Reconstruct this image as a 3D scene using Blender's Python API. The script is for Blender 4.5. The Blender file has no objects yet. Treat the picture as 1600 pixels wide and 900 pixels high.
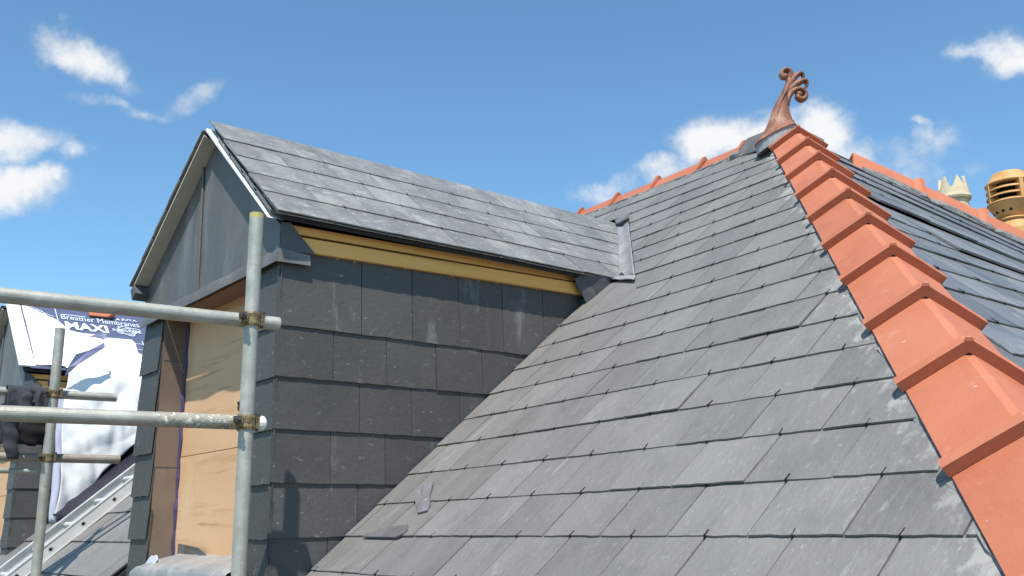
import bpy, bmesh, math, random
from mathutils import Vector as V, Matrix, noise as mnoise

# ------------------------------------------------------------------ camera, sky, sun, exposure
scene = bpy.context.scene
C = scene.collection
random.seed(7)

cam_d = bpy.data.cameras.new('camera')
cam = bpy.data.objects.new('camera', cam_d)
C.objects.link(cam)
cam_d.sensor_width = 36.0
cam_d.lens = 33.65
cam_d.clip_start = 0.05
cam_d.clip_end = 3000
RX = V((0.62732, 0.77859, -0.01611)); UX = V((0.19724, -0.13883, 0.97048)); FX = V((-0.75337, 0.61198, 0.24066))
cam.matrix_world = Matrix(((RX.x, UX.x, -FX.x, 0), (RX.y, UX.y, -FX.y, 0), (RX.z, UX.z, -FX.z, 0), (0, 0, 0, 1)))
scene.camera = cam

SUN = V((0.364, -0.345, 0.866)).normalized()          # direction towards the sun
SUN_EL = math.asin(SUN.z)
SUN_ROT = math.atan2(SUN.x, SUN.y)
SKY_STRENGTH = 0.127
EXPOSURE = 0.42

sun_d = bpy.data.lights.new('sun', 'SUN')
sun_d.energy = 4.3
sun_d.angle = math.radians(0.53)
sun_d.color = (1.0, 0.945, 0.865)
sun = bpy.data.objects.new('sun', sun_d)
sun.rotation_euler = SUN.to_track_quat('Z', 'Y').to_euler()
sun.location = (4, -6, 12)
C.objects.link(sun)

scene.view_settings.view_transform = 'Standard'
scene.view_settings.look = 'None'
scene.view_settings.exposure = EXPOSURE
scene.view_settings.gamma = 1.0
scene.view_settings.use_curve_mapping = False
scene.render.engine = 'CYCLES'
scene.cycles.max_bounces = 6
scene.cycles.diffuse_bounces = 3
scene.cycles.use_denoising = True

# each cloud lobe: two direction vectors (already divided by the lobe's angular size) and its density
CLOUDS = [
    ((0.759, 19.981, -7.951), (22.149, 14.44, 38.4), 1.05),
    ((31.553, 99.522, 19.711), (51.028, -38.755, 113.992), 0.45),
    ((13.379, 20.118, 13.615), (11.105, -45.422, 56.206), 0.5),
    ((6.943, 25.651, 0.455), (51.462, -16.169, 126.278), 0.40),
    ((13.16, 35.989, 4.967), (38.12, -28.526, 105.691), 0.40),
    ((3.473, 20.964, -0.691), (15.821, -1.241, 41.852), 1.0),
    ((7.282, 38.662, -4.116), (29.903, 2.614, 77.455), 0.6),
    ((4.463, 19.192, 2.838), (11.13, -8.184, 37.847), 1.0),
    ((25.943, 41.785, 48.894), (3.994, -64.228, 52.77), 0.8),
    ((17.905, 14.99, -2.282), (10.496, -7.815, 31.017), 1.15),
    ((14.572, 11.064, -2.1), (9.203, -6.839, 27.835), 1.2),
    ((22.405, 15.423, -3.738), (10.906, -8.128, 31.834), 1.2),
    ((20.337, 20.5, -20.809), (25.69, 2.965, 28.028), 0.95),
    ((24.896, 19.01, 5.461), (5.665, -24.229, 58.522), 0.75),
    ((16.913, 15.071, 3.357), (8.551, -23.823, 63.872), 0.62),
    ((19.751, 11.701, -3.521), (12.636, -9.357, 39.79), 0.6),
    ((30.369, 8.96, 13.496), (-10.056, -19.022, 35.256), 0.6),
    ((47.671, 37.282, -32.787), (82.272, -8.417, 110.048), 0.5),
    ((10.67, 6.243, -1.837), (11.513, -8.49, 38.017), 0.5),
    ((19.862, 8.328, -1.472), (10.966, -17.986, 46.219), 1.0),
    ((40.688, 21.88, -9.99), (31.239, -23.607, 75.532), 0.7),
]


def make_world():
    w = bpy.data.worlds.new('World')
    scene.world = w
    w.use_nodes = True
    nt = w.node_tree
    nt.nodes.clear()
    N, L = nt.nodes.new, nt.links.new

    def math_(op, a, b=None, clamp=False):
        n = N('ShaderNodeMath'); n.operation = op; n.use_clamp = clamp
        for i, s in enumerate((a, b)):
            if s is None: continue
            if isinstance(s, (int, float)): n.inputs[i].default_value = s
            else: L(s, n.inputs[i])
        return n.outputs[0]

    def dot(a, vec):
        n = N('ShaderNodeVectorMath'); n.operation = 'DOT_PRODUCT'
        L(a, n.inputs[0]); n.inputs[1].default_value = vec
        return n.outputs['Value']

    def mapr(s, a, b, c=0.0, d=1.0, smooth=True):
        n = N('ShaderNodeMapRange'); n.interpolation_type = 'SMOOTHSTEP' if smooth else 'LINEAR'
        L(s, n.inputs[0])
        for i, x in enumerate((a, b, c, d)): n.inputs[i + 1].default_value = x
        return n.outputs[0]

    sky = N('ShaderNodeTexSky')
    sky.sky_type = 'NISHITA'
    sky.sun_disc = False
    sky.sun_elevation = SUN_EL
    sky.sun_rotation = SUN_ROT
    sky.altitude = 50
    sky.air_density = 1.0
    sky.dust_density = 0.1
    sky.ozone_density = 1.2
    tc = N('ShaderNodeTexCoord')
    D = tc.outputs['Generated']

    def noise(scale, detail, rough, vec=D):
        n = N('ShaderNodeTexNoise'); n.inputs['Scale'].default_value = scale
        n.inputs['Detail'].default_value = detail; n.inputs['Roughness'].default_value = rough
        L(vec, n.inputs['Vector'])
        return n.outputs['Fac']

    warp = N('ShaderNodeTexNoise'); warp.inputs['Scale'].default_value = 14; warp.inputs['Detail'].default_value = 4
    L(D, warp.inputs['Vector'])
    ws = N('ShaderNodeVectorMath'); ws.operation = 'SUBTRACT'; L(warp.outputs['Color'], ws.inputs[0]); ws.inputs[1].default_value = (.5, .5, .5)
    wm = N('ShaderNodeVectorMath'); wm.operation = 'SCALE'; L(ws.outputs[0], wm.inputs[0]); wm.inputs['Scale'].default_value = 0.06
    wa = N('ShaderNodeVectorMath'); wa.operation = 'ADD'; L(D, wa.inputs[0]); L(wm.outputs[0], wa.inputs[1])
    DW = wa.outputs[0]
    field = None
    for ax, ay, pk in CLOUDS:
        x = dot(DW, ax); y = dot(DW, ay)
        q = math_('SQRT', math_('ADD', math_('MULTIPLY', x, x), math_('MULTIPLY', y, y)))
        fl = math_('MULTIPLY', mapr(q, 1.45, 0.15), pk)
        field = fl if field is None else math_('MAXIMUM', field, fl)
    # fair-weather clouds of the same sort over the rest of the sky
    wide = noise(2.3, 3, .5)
    wide = mapr(wide, .56, .80)
    away = mapr(dot(D, tuple(FX)), 0.80, 0.62)
    field = math_('MAXIMUM', field, math_('MULTIPLY', math_('MULTIPLY', wide, away), 0.9))
    big = noise(13, 2, .5)
    fine = noise(34, 9, .66)
    n_all = math_('ADD', math_('MULTIPLY', math_('SUBTRACT', big, .5), .9), math_('MULTIPLY', math_('SUBTRACT', fine, .5), 1.5))
    gate = mapr(field, 0.0, 0.35)
    dens = math_('ADD', field, math_('MULTIPLY', n_all, gate))
    alpha = math_('ADD', math_('MULTIPLY', mapr(dens, 0.12, 1.16), .84), math_('MULTIPLY', mapr(dens, 0.02, 0.55), .16))
    shade = mapr(math_('ADD', math_('MULTIPLY', noise(20, 5, .55), .7), math_('MULTIPLY', dens, .3)), .40, .66)
    ccol = N('ShaderNodeMix'); ccol.data_type = 'RGBA'
    L(shade, ccol.inputs['Factor'])
    ccol.inputs['A'].default_value = (4.2, 4.5, 4.8, 1)
    ccol.inputs['B'].default_value = (5.5, 5.6, 5.7, 1)
    tint = N('ShaderNodeMix'); tint.data_type = 'RGBA'; tint.blend_type = 'MULTIPLY'
    tint.inputs['Factor'].default_value = 1.0
    L(sky.outputs[0], tint.inputs['A'])
    tint.inputs['B'].default_value = (0.76, 1.035, 1.11, 1)
    mix = N('ShaderNodeMix'); mix.data_type = 'RGBA'
    L(alpha, mix.inputs['Factor'])
    L(tint.outputs['Result'], mix.inputs['A'])
    L(ccol.outputs['Result'], mix.inputs['B'])
    bg = N('ShaderNodeBackground'); bg.inputs['Strength'].default_value = SKY_STRENGTH
    L(mix.outputs['Result'], bg.inputs['Color'])
    out = N('ShaderNodeOutputWorld')
    L(bg.outputs[0], out.inputs['Surface'])


make_world()

# ------------------------------------------------------------------ materials
MATS = {}


def material(name, c1, c2, scale=6.0, detail=6.0, rough=.75, rough_var=.1, bump=.15, bscale=60.0, metal=0.0,
             spec=.4, stretch=(1, 1, 1), rand=0.0, layers=(), bump2=None, rot=(0, 0, 0), axes=None, edge=None):
    """Principled material: two colours mixed by noise, optional extra noise layers
    (colour, scale, stretch, low, high, strength[, rotation]) laid over it, and a bump."""
    m = bpy.data.materials.new(name); m.use_nodes = True
    nt = m.node_tree; nt.nodes.clear()
    N, L = nt.nodes.new, nt.links.new
    out = N('ShaderNodeOutputMaterial'); b = N('ShaderNodeBsdfPrincipled'); L(b.outputs[0], out.inputs[0])
    geo = N('ShaderNodeNewGeometry')
    oi = N('ShaderNodeObjectInfo')
    off = N('ShaderNodeVectorMath'); off.operation = 'SCALE'
    off.inputs[0].default_value = (13.0, 7.0, 5.0)
    L(oi.outputs['Random'], off.inputs['Scale'])
    pos = N('ShaderNodeVectorMath'); pos.operation = 'ADD'
    L(geo.outputs['Position'], pos.inputs[0]); L(off.outputs[0], pos.inputs[1])

    src = pos.outputs[0]
    if axes:
        cb = N('ShaderNodeCombineXYZ')
        for i, ax in enumerate(axes):
            dn = N('ShaderNodeVectorMath'); dn.operation = 'DOT_PRODUCT'; L(pos.outputs[0], dn.inputs[0]); dn.inputs[1].default_value = ax
            L(dn.outputs['Value'], cb.inputs[i])
        src = cb.outputs[0]

    def coords(st, ro=(0, 0, 0)):
        mp = N('ShaderNodeMapping'); mp.inputs['Scale'].default_value = st; mp.inputs['Rotation'].default_value = ro
        L(src, mp.inputs['Vector'])
        return mp.outputs[0]

    def noise(sc, dt, st, ro=(0, 0, 0), rg=.6):
        n = N('ShaderNodeTexNoise'); n.inputs['Scale'].default_value = sc; n.inputs['Detail'].default_value = dt
        n.inputs['Roughness'].default_value = rg
        L(coords(st, ro), n.inputs['Vector'])
        return n.outputs['Fac']

    def ramp(s, a, c, x=0.0, y=1.0):
        n = N('ShaderNodeMapRange'); L(s, n.inputs[0])
        for i, t in enumerate((a, c, x, y)): n.inputs[i + 1].default_value = t
        return n.outputs[0]

    base = noise(scale, detail, stretch, rot)
    mx = N('ShaderNodeMix'); mx.data_type = 'RGBA'
    L(ramp(base, .3, .7), mx.inputs['Factor'])
    mx.inputs['A'].default_value = (*c1, 1); mx.inputs['B'].default_value = (*c2, 1)
    col = mx.outputs['Result']
    for ly in layers:
        lc, ls, lst, lo, hi, stg = ly[:6]
        ro = ly[6] if len(ly) > 6 else (0, 0, 0)
        nz = noise(ls, 8, lst, ro, .65)
        f = ramp(nz, lo, hi, 0, stg)
        k = N('ShaderNodeMix'); k.data_type = 'RGBA'
        L(f, k.inputs['Factor']); L(col, k.inputs['A']); k.inputs['B'].default_value = (*lc, 1)
        col = k.outputs['Result']
    if edge:
        # a smear of mortar dragged along an edge: colour, plane normal, offset, reach, noise scale
        ec, en, eo, reach, es = edge
        dn = N('ShaderNodeVectorMath'); dn.operation = 'DOT_PRODUCT'; L(geo.outputs['Position'], dn.inputs[0]); dn.inputs[1].default_value = en
        away = N('ShaderNodeMath'); away.operation = 'SUBTRACT'; L(dn.outputs['Value'], away.inputs[0]); away.inputs[1].default_value = eo
        g = ramp(away.outputs[0], 0, reach, 0.13, -.09)
        ad = N('ShaderNodeMath'); ad.operation = 'ADD'; L(g, ad.inputs[0]); L(noise(es, 8, (1, .6, 1), (0, 0, 0), .68), ad.inputs[1])
        k = N('ShaderNodeMix'); k.data_type = 'RGBA'
        L(ramp(ad.outputs[0], .58, .68, 0, .75), k.inputs['Factor']); L(col, k.inputs['A']); k.inputs['B'].default_value = (*ec, 1)
        col = k.outputs['Result']
    if rand:
        hv = N('ShaderNodeHueSaturation')
        L(ramp(oi.outputs['Random'], 0, 1, 1 - rand, 1 + rand), hv.inputs['Value'])
        L(col, hv.inputs['Color'])
        col = hv.outputs['Color']
    L(col, b.inputs['Base Color'])
    L(ramp(base, .3, .7, rough - rough_var, rough + rough_var), b.inputs['Roughness'])
    b.inputs['Metallic'].default_value = metal
    b.inputs['Specular IOR Level'].default_value = spec
    if bump:
        bn = N('ShaderNodeBump'); bn.inputs['Strength'].default_value = bump; bn.inputs['Distance'].default_value = .01
        L(noise(bscale, 6, stretch, rot), bn.inputs['Height'])
        last = bn
        if bump2:
            b2 = N('ShaderNodeBump'); b2.inputs['Strength'].default_value = bump2[1]; b2.inputs['Distance'].default_value = .02
            L(noise(bump2[0], 3, (1, 1, 1)), b2.inputs['Height']); L(bn.outputs[0], b2.inputs['Normal'])
            last = b2
        L(last.outputs[0], b.inputs['Normal'])
    MATS[name] = m
    return m


FAX = ((.99666, -.08171, 0), (.0623, .7601, .6468), (-.0528, -.6446, .7627))       # along, up and out of the front slope
DAX = ((0, 1, 0), (-.766, 0, .6428), (.6428, 0, .766))
CAX = ((0, 1, 0), (0, 0, 1), (1, 0, 0))
RAX = ((.0294, .9996, 0), (-.7345, .0216, .6784), (.678, -.02, .7347))
HIP_EDGE = ((-.8375, .0186 + .0, .0), 0, 0)
FRONT_LAYERS = (((.246, .241, .225), 2.6, (1, .6, 1), .46, .72, .40),
                ((.33, .335, .325), 34, (1, .40, 1), .60, .68, .36),
                ((.38, .39, .38), 95, (1, .45, 1), .60, .68, .40),
                ((.100, .104, .106), 9, (1, .6, 1), .54, .72, .38),
                ((.40, .40, .39), 9, (1, .10, 1), .665, .71, .38),
                ((.40, .40, .385), 5.5, (1, 1, 1), .70, .74, .45))
material('slate', (.170, .165, .154), (.206, .200, .188), scale=5, rough=.54, rough_var=.10, bump=.42, bscale=55, rand=.105, bump2=(7, .12), axes=FAX, stretch=(1, .55, 1), layers=FRONT_LAYERS)
_d = math.hypot(1, .7477)
_hn = [-(FAX[0][i] + .7477 * FAX[1][i]) / _d for i in range(3)]          # distance from the hip tiles' edge, measured in the slope
_ho = sum(_hn[i] * (-1.8051, 2.2061, .3194)[i] for i in range(3)) - (-1.174 + 2.392 * .7477) / _d
material('slate_smeared', (.163, .159, .150), (.198, .194, .183), scale=5, rough=.6, rough_var=.1, bump=.55, bscale=42, rand=.12, bump2=(11, .16), axes=FAX, stretch=(1, .55, 1), layers=FRONT_LAYERS,
         edge=((.34, .335, .31), tuple(_hn), _ho, .10, 17))
material('slate_roof_dormer', (.165, .165, .158), (.222, .221, .210), scale=6, rough=.50, rough_var=.1, bump=.6, bscale=34, rand=.13, bump2=(9, .16), axes=DAX,
         layers=(((.32, .325, .32), 5, (1, .5, 1), .46, .68, .55),
                 ((.48, .48, .46), 24, (.35, .8, 1), .58, .68, .50),
                 ((.50, .49, .45), 3.0, (1, .7, 1), .56, .68, .45),
                 ((.60, .60, .58), 70, (.5, 1, 1), .60, .67, .6),
                 ((.09, .095, .10), 9, (1, 1, 1), .57, .72, .45)))
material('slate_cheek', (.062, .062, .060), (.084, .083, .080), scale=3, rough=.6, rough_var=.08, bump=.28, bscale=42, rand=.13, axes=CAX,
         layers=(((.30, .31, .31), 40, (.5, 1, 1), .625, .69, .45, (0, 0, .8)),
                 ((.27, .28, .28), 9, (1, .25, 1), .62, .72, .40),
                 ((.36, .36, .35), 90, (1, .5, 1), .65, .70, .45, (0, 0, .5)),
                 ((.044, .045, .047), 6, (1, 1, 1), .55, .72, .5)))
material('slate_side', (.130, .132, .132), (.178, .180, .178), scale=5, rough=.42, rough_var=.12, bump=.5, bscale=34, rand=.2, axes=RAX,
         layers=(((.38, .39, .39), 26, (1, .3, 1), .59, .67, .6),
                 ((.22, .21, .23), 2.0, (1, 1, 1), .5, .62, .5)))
material('underlay', (.018, .018, .02), (.03, .03, .034), rough=.8)
material('hook_wire', (.02, .02, .022), (.04, .04, .042), rough=.5, metal=.5)
material('terracotta', (.432, .138, .070), (.492, .168, .089), scale=2.2, rough=.66, rough_var=.08, bump=.14, bscale=150, rand=.08, bump2=(5, .05),
         layers=(((.52, .205, .120), 2.6, (1, 1, 1), .50, .70, .45),
                 ((.345, .092, .046), 7, (1, 1, 1), .53, .72, .50),
                 ((.58, .31, .21), 13, (1, 1, 1), .60, .72, .35),
                 ((.27, .085, .05), 85, (1, 1, 1), .665, .70, .55),
                 ((.70, .52, .43), 38, (1, 1, 1), .675, .71, .50)))
material('terracotta_roll', (.44, .105, .062), (.52, .145, .082), scale=8, rough=.6, bump=.08, bscale=90)
material('finial_clay', (.215, .085, .052), (.30, .125, .076), scale=14, rough=.55, bump=.12, bscale=60,
         layers=(((.46, .27, .16), 10, (1, 1, 1), .53, .66, .7), ((.10, .048, .04), 18, (1, 1, 1), .54, .66, .7)))
material('lead', (.114, .106, .096), (.168, .158, .144), scale=5, rough=.5, rough_var=.12, bump=.16, bscale=9, metal=.15, stretch=(1, 1, .4),
         layers=(((.25, .246, .236), 5, (1, 1, .22), .50, .68, .65), ((.07, .073, .082), 10, (1, 1, .3), .53, .72, .5), ((.34, .34, .33), 40, (1, 1, .3), .64, .70, .4)))
material('lead_pale', (.26, .262, .26), (.345, .343, .335), scale=7, rough=.5, bump=.2, bscale=18, metal=.1,
         layers=(((.50, .49, .46), 12, (1, 1, .4), .54, .68, .65), ((.2, .2, .2), 16, (1, 1, 1), .62, .75, .5)))
material('lead_dark', (.075, .078, .085), (.105, .108, .115), scale=6, rough=.6, bump=.12, bscale=18, metal=.1)
material('lead_reveal_ply_glow', (.155, .120, .098), (.215, .165, .130), scale=5, rough=.4, bump=.15, bscale=16, metal=.1,  # lead tinted brown: the plywood's reflected glow is put into its colour
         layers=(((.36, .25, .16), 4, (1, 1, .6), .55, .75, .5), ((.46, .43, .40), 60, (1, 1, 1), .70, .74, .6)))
material('mortar', (.16, .16, .155), (.27, .267, .25), scale=22, rough=.92, bump=.7, bscale=60,
         layers=(((.07, .07, .07), 14, (1, 1, 1), .57, .68, .6),))
material('timber', (.76, .395, .105), (.85, .475, .155), scale=3, rough=.7, bump=.1, bscale=40, stretch=(1, .08, 1),
         layers=(((.50, .25, .065), 14, (1, .05, 2), .53, .66, .6), ((.20, .09, .03), 6, (1, .6, 1), .67, .71, .8)))
material('plywood', (.66, .39, .205), (.76, .48, .275), scale=2.2, rough=.65, bump=.05, bscale=50, stretch=(.35, 1, 1.6), rot=(0, -.2, 0),
         layers=(((.46, .25, .105), 9, (.10, 1, 1.5), .56, .66, .38, (0, -.2, 0)),
                 ((.52, .24, .05), 1.3, (1, 1, .2), .60, .80, .35),
                 ((.28, .13, .05), 20, (.06, 1, 1.3), .63, .68, .5, (0, -.22, 0)),
                 ((.84, .66, .43), 3, (1, 1, .5), .55, .72, .5), ((.22, .12, .07), 9, (1, 1, .16), .70, .73, .6)))
material('lintel_timber', (.20, .115, .075), (.27, .155, .10), scale=4, rough=.7, bump=.1, stretch=(.1, 1, 1))
material('galvanised', (.34, .345, .30), (.46, .455, .40), scale=16, rough=.52, rough_var=.1, bump=.12, bscale=70, metal=.35,
         layers=(((.58, .56, .50), 8, (1, 1, 1), .55, .75, .5), ((.27, .245, .19), 5, (1, 1, 1), .50, .66, .5), ((.17, .15, .11), 22, (1, 1, 1), .60, .74, .6), ((.72, .71, .68), 90, (1, 1, 1), .72, .76, .6)))
material('galvanised_splashed', (.28, .265, .215), (.40, .38, .31), scale=30, rough=.7, bump=.4, bscale=90, metal=.1,
         layers=(((.78, .76, .70), 75, (1, 1, 1), .56, .60, .9), ((.16, .13, .08), 45, (1, 1, 1), .58, .66, .6)))
material('galvanised_rusty', (.26, .235, .19), (.36, .33, .27), scale=10, rough=.6, bump=.2, bscale=70, metal=.3,
         layers=(((.27, .14, .075), 7, (1, 1, 1), .50, .70, .7),))
material('yellow_paint', (.46, .40, .12), (.52, .46, .18), scale=30, rough=.6, layers=(((.45, .42, .30), 40, (1, 1, 1), .58, .64, .8),))
material('coupler_steel', (.15, .115, .065), (.27, .205, .10), scale=45, rough=.55, bump=.5, bscale=90, metal=.35,
         layers=(((.55, .52, .44), 60, (1, 1, 1), .60, .66, .8), ((.07, .045, .03), 50, (1, 1, 1), .58, .66, .7)))
material('bolt_steel', (.06, .05, .045), (.14, .11, .09), scale=60, rough=.5, metal=.5)
material('white_cap', (.78, .78, .74), (.86, .86, .82), rough=.5)
material('white_plastic', (.82, .82, .80), (.88, .88, .86), rough=.45, bump=0)
material('cream_board', (.45, .41, .34), (.52, .475, .40), scale=4, rough=.7, bump=.05)
material('grey_board', (.42, .41, .39), (.52, .51, .48), scale=8, rough=.8)
material('membrane_blue', (.078, .096, .168), (.098, .118, .20), scale=4, rough=.6, bump=.1, bscale=25)
material('membrane_print', (.62, .68, .84), (.74, .79, .92), rough=.6, bump=0)
material('membrane_purple', (.045, .036, .10), (.08, .065, .16), rough=.5, bump=.1)
material('membrane_white', (.80, .80, .78), (.86, .86, .84), scale=3, rough=.5, bump=.5, bscale=7)
material('membrane_lilac', (.42, .44, .54), (.50, .52, .62), scale=5, rough=.6, bump=.1)
material('membrane_fold', (.14, .155, .27), (.21, .23, .36), scale=5, rough=.6, bump=.1)
material('membrane_grey', (.52, .57, .64), (.62, .66, .72), scale=5, rough=.6, bump=.1)
material('membrane_black', (.012, .010, .020), (.02, .017, .03), scale=6, rough=.55, bump=.15, bscale=20)
material('green_tape', (.05, .26, .17), (.08, .34, .23), rough=.6)
material('aluminium', (.66, .66, .64), (.74, .74, .72), scale=12, rough=.42, metal=.25, bump=.04, bscale=80)
material('jacket_cloth', (.030, .033, .042), (.055, .058, .070), scale=9, rough=.85, bump=.35, bscale=45)
material('jacket_lining', (.006, .006, .007), (.012, .012, .013), rough=.9)
material('pot_buff', (.52, .43, .27), (.66, .56, .38), scale=9, rough=.8, bump=.2, bscale=40,
         layers=(((.34, .29, .19), 11, (1, 1, .6), .55, .72, .6),))
material('pot_orange', (.54, .285, .095), (.64, .36, .14), scale=7, rough=.62, bump=.08, bscale=50,
         layers=(((.70, .47, .24), 6, (1, 1, 1), .55, .75, .5), ((.20, .12, .06), 9, (1, 1, .5), .56, .72, .5)))
material('copper_nail', (.55, .28, .20), (.65, .36, .26), rough=.4, metal=.6, bump=0)
material('ground_earth', (.10, .095, .08), (.16, .15, .12), scale=.4, rough=.95, bump=.4, bscale=4)


def brick_material():
    m = bpy.data.materials.new('brickwork'); m.use_nodes = True
    nt = m.node_tree; b = nt.nodes['Principled BSDF']
    br = nt.nodes.new('ShaderNodeTexBrick'); tc = nt.nodes.new('ShaderNodeTexCoord'); mp = nt.nodes.new('ShaderNodeMapping')
    mp.inputs['Rotation'].default_value = (math.pi / 2, 0, 0)
    nt.links.new(tc.outputs['Object'], mp.inputs[0]); nt.links.new(mp.outputs[0], br.inputs[0])
    br.inputs['Color1'].default_value = (.30, .10, .06, 1); br.inputs['Color2'].default_value = (.22, .08, .05, 1)
    br.inputs['Mortar'].default_value = (.35, .33, .30, 1); br.inputs['Scale'].default_value = 4.4
    nt.links.new(br.outputs['Color'], b.inputs['Base Color']); b.inputs['Roughness'].default_value = .9
    MATS['brickwork'] = m


brick_material()

# ------------------------------------------------------------------ mesh helpers
WORLD = {}          # world position of every object made here


class MB:
    def __init__(self):
        self.v, self.f, self.smooth = [], [], False

    def vert(self, p): self.v.append(V(p)); return len(self.v) - 1

    def poly(self, pts): self.f.append([self.vert(p) for p in pts])

    def box(self, lo, hi):
        x0, y0, z0 = lo; x1, y1, z1 = hi
        self.prism([(x0, y0, z0), (x1, y0, z0), (x1, y1, z0), (x0, y1, z0)], V((0, 0, z1 - z0)))

    def prism(self, pts, ext):
        n = len(pts); a = [self.vert(p) for p in pts]; b = [self.vert(V(p) + V(ext)) for p in pts]
        self.f.append(a[::-1]); self.f.append(b)
        for i in range(n):
            j = (i + 1) % n
            self.f.append([a[i], a[j], b[j], b[i]])

    def loft(self, rings, cap=True):
        ids = [[self.vert(p) for p in r] for r in rings]
        n = len(ids[0])
        for a, b in zip(ids, ids[1:]):
            for i in range(n):
                j = (i + 1) % n
                self.f.append([a[i], a[j], b[j], b[i]])
        if cap:
            self.f.append(ids[0][::-1]); self.f.append(ids[-1])
        return ids

    def tube(self, p0, p1, r, n=18, cap=True, inner=None):
        p0, p1 = V(p0), V(p1); a = (p1 - p0).normalized(); u = a.orthogonal().normalized(); w = a.cross(u)
        ring = lambda p, rr: [p + (u * math.cos(2 * math.pi * i / n) + w * math.sin(2 * math.pi * i / n)) * rr for i in range(n)]
        if inner:
            self.loft([ring(p0 + a * .12, inner), ring(p0, inner), ring(p0, r), ring(p1, r), ring(p1, inner), ring(p1 - a * .12, inner)], cap=True)
        else:
            self.loft([ring(p0, r), ring(p1, r)], cap)

    def sweep(self, pts, rad, n=12, up=None, cap=True):
        """tube along pts; rad = list of (a, b): half width along 'side' and along 'up'"""
        pts = [V(p) for p in pts]; rings = []
        for i, p in enumerate(pts):
            t = (pts[min(i + 1, len(pts) - 1)] - pts[max(i - 1, 0)]).normalized()
            if up is None:
                s = t.orthogonal().normalized()
            else:
                s = t.cross(V(up))
                s = s.normalized() if s.length > 1e-6 else t.orthogonal().normalized()
            w = s.cross(t).normalized()
            a, b = rad[i] if isinstance(rad[i], tuple) else (rad[i], rad[i])
            rings.append([p + s * a * math.cos(2 * math.pi * k / n) + w * b * math.sin(2 * math.pi * k / n) for k in range(n)])
        self.loft(rings, cap)

    def lathe(self, c, prof, n=28):
        c = V(c)
        rings = [[c + V((r * math.cos(2 * math.pi * i / n), r * math.sin(2 * math.pi * i / n), z)) for i in range(n)] for r, z in prof]
        self.loft(rings)

    def grid(self, fn, nu, nv, thick=0.0):
        ids = [[self.vert(fn(i / nu, j / nv)) for j in range(nv + 1)] for i in range(nu + 1)]
        for i in range(nu):
            for j in range(nv):
                self.f.append([ids[i][j], ids[i + 1][j], ids[i + 1][j + 1], ids[i][j + 1]])

    def build(self, name, mat, parent=None, loc=None, smooth=False, solid=0.0):
        me = bpy.data.meshes.new(name)
        if loc is None:
            lo = V([min(p[k] for p in self.v) for k in range(3)]); hi = V([max(p[k] for p in self.v) for k in range(3)])
            loc = (lo + hi) / 2
        loc = V(loc)
        me.from_pydata([tuple(p - loc) for p in self.v], [], self.f)
        me.materials.append(MATS[mat])
        if smooth:
            for p in me.polygons: p.use_smooth = True
        me.update()
        bm = bmesh.new(); bm.from_mesh(me)
        bmesh.ops.recalc_face_normals(bm, faces=bm.faces)
        bm.to_mesh(me); bm.free()
        o = bpy.data.objects.new(name, me)
        C.objects.link(o)
        if solid:
            md = o.modifiers.new('thickness', 'SOLIDIFY'); md.thickness = solid; md.offset = -1
        pw = V((0, 0, 0))
        if parent is not None:
            o.parent = parent; pw = WORLD[parent.name]
        o.location = loc - pw
        WORLD[o.name] = loc
        return o


def tag(o, label=None, cat=None, group=None, kind=None):
    if label: o['label'] = label
    if cat: o['category'] = cat
    if group: o['group'] = group
    if kind: o['kind'] = kind
    return o


def thing(name, loc, label, cat, group=None):
    o = bpy.data.objects.new(name, None); C.objects.link(o)
    o.location = loc; o.empty_display_size = .2
    WORLD[o.name] = V(loc)
    return tag(o, label, cat, group)


def clip(poly, a, b, c):
    """keep the part of a 2-D polygon where a*x + b*y + c >= 0"""
    out = []
    for i in range(len(poly)):
        p, q = poly[i], poly[(i + 1) % len(poly)]
        dp, dq = a * p[0] + b * p[1] + c, a * q[0] + b * q[1] + c
        if dp >= 0: out.append(p)
        if (dp >= 0) != (dq >= 0):
            t = dp / (dp - dq)
            out.append((p[0] + (q[0] - p[0]) * t, p[1] + (q[1] - p[1]) * t))
    return out


def area(poly):
    return abs(sum(poly[i][0] * poly[(i + 1) % len(poly)][1] - poly[(i + 1) % len(poly)][0] * poly[i][1] for i in range(len(poly)))) / 2


SLATE_T = .0053


def slate_into(mb, poly, bottom, length, to3d, rise=.0112, rng=random, thick=SLATE_T, ragged=.0016):
    """one slate: poly in (u, v); bottom(u) gives the tail line; its tail sits proud by 'rise'"""
    pts = []
    n = len(poly)
    for i in range(n):
        p, q = poly[i], poly[(i + 1) % n]
        ln = math.hypot(q[0] - p[0], q[1] - p[1])
        on_tail = abs(p[1] - bottom(p[0])) < 1e-4 and abs(q[1] - bottom(q[0])) < 1e-4
        k = max(1, int(ln / .028)) if on_tail else 1
        for s in range(k):
            t = s / k
            u, v = p[0] + (q[0] - p[0]) * t, p[1] + (q[1] - p[1]) * t
            if on_tail: v += rng.uniform(-ragged, ragged); u += rng.uniform(-.5, .5) * ragged
            pts.append((u, v))
    lift = rng.uniform(-.0012, .0022)
    twist = rng.uniform(-.006, .006)
    um = sum(p[0] for p in pts) / len(pts)
    top, bot = [], []
    for u, v in pts:
        h = (rise + lift) * (1 - (v - bottom(u)) / length) + twist * (u - um)
        top.append(mb.vert(to3d(u, v, h + thick))); bot.append(mb.vert(to3d(u, v, h)))
    mb.f.append(top); mb.f.append(bot[::-1])
    for i in range(len(pts)):
        j = (i + 1) % len(pts)
        mb.f.append([bot[i], bot[j], top[j], top[i]])


def slate(name, poly, bottom, length, to3d, mat, parent, **k):
    mb = MB()
    slate_into(mb, poly, bottom, length, to3d, **k)
    return mb.build(name, mat, parent)


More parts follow.
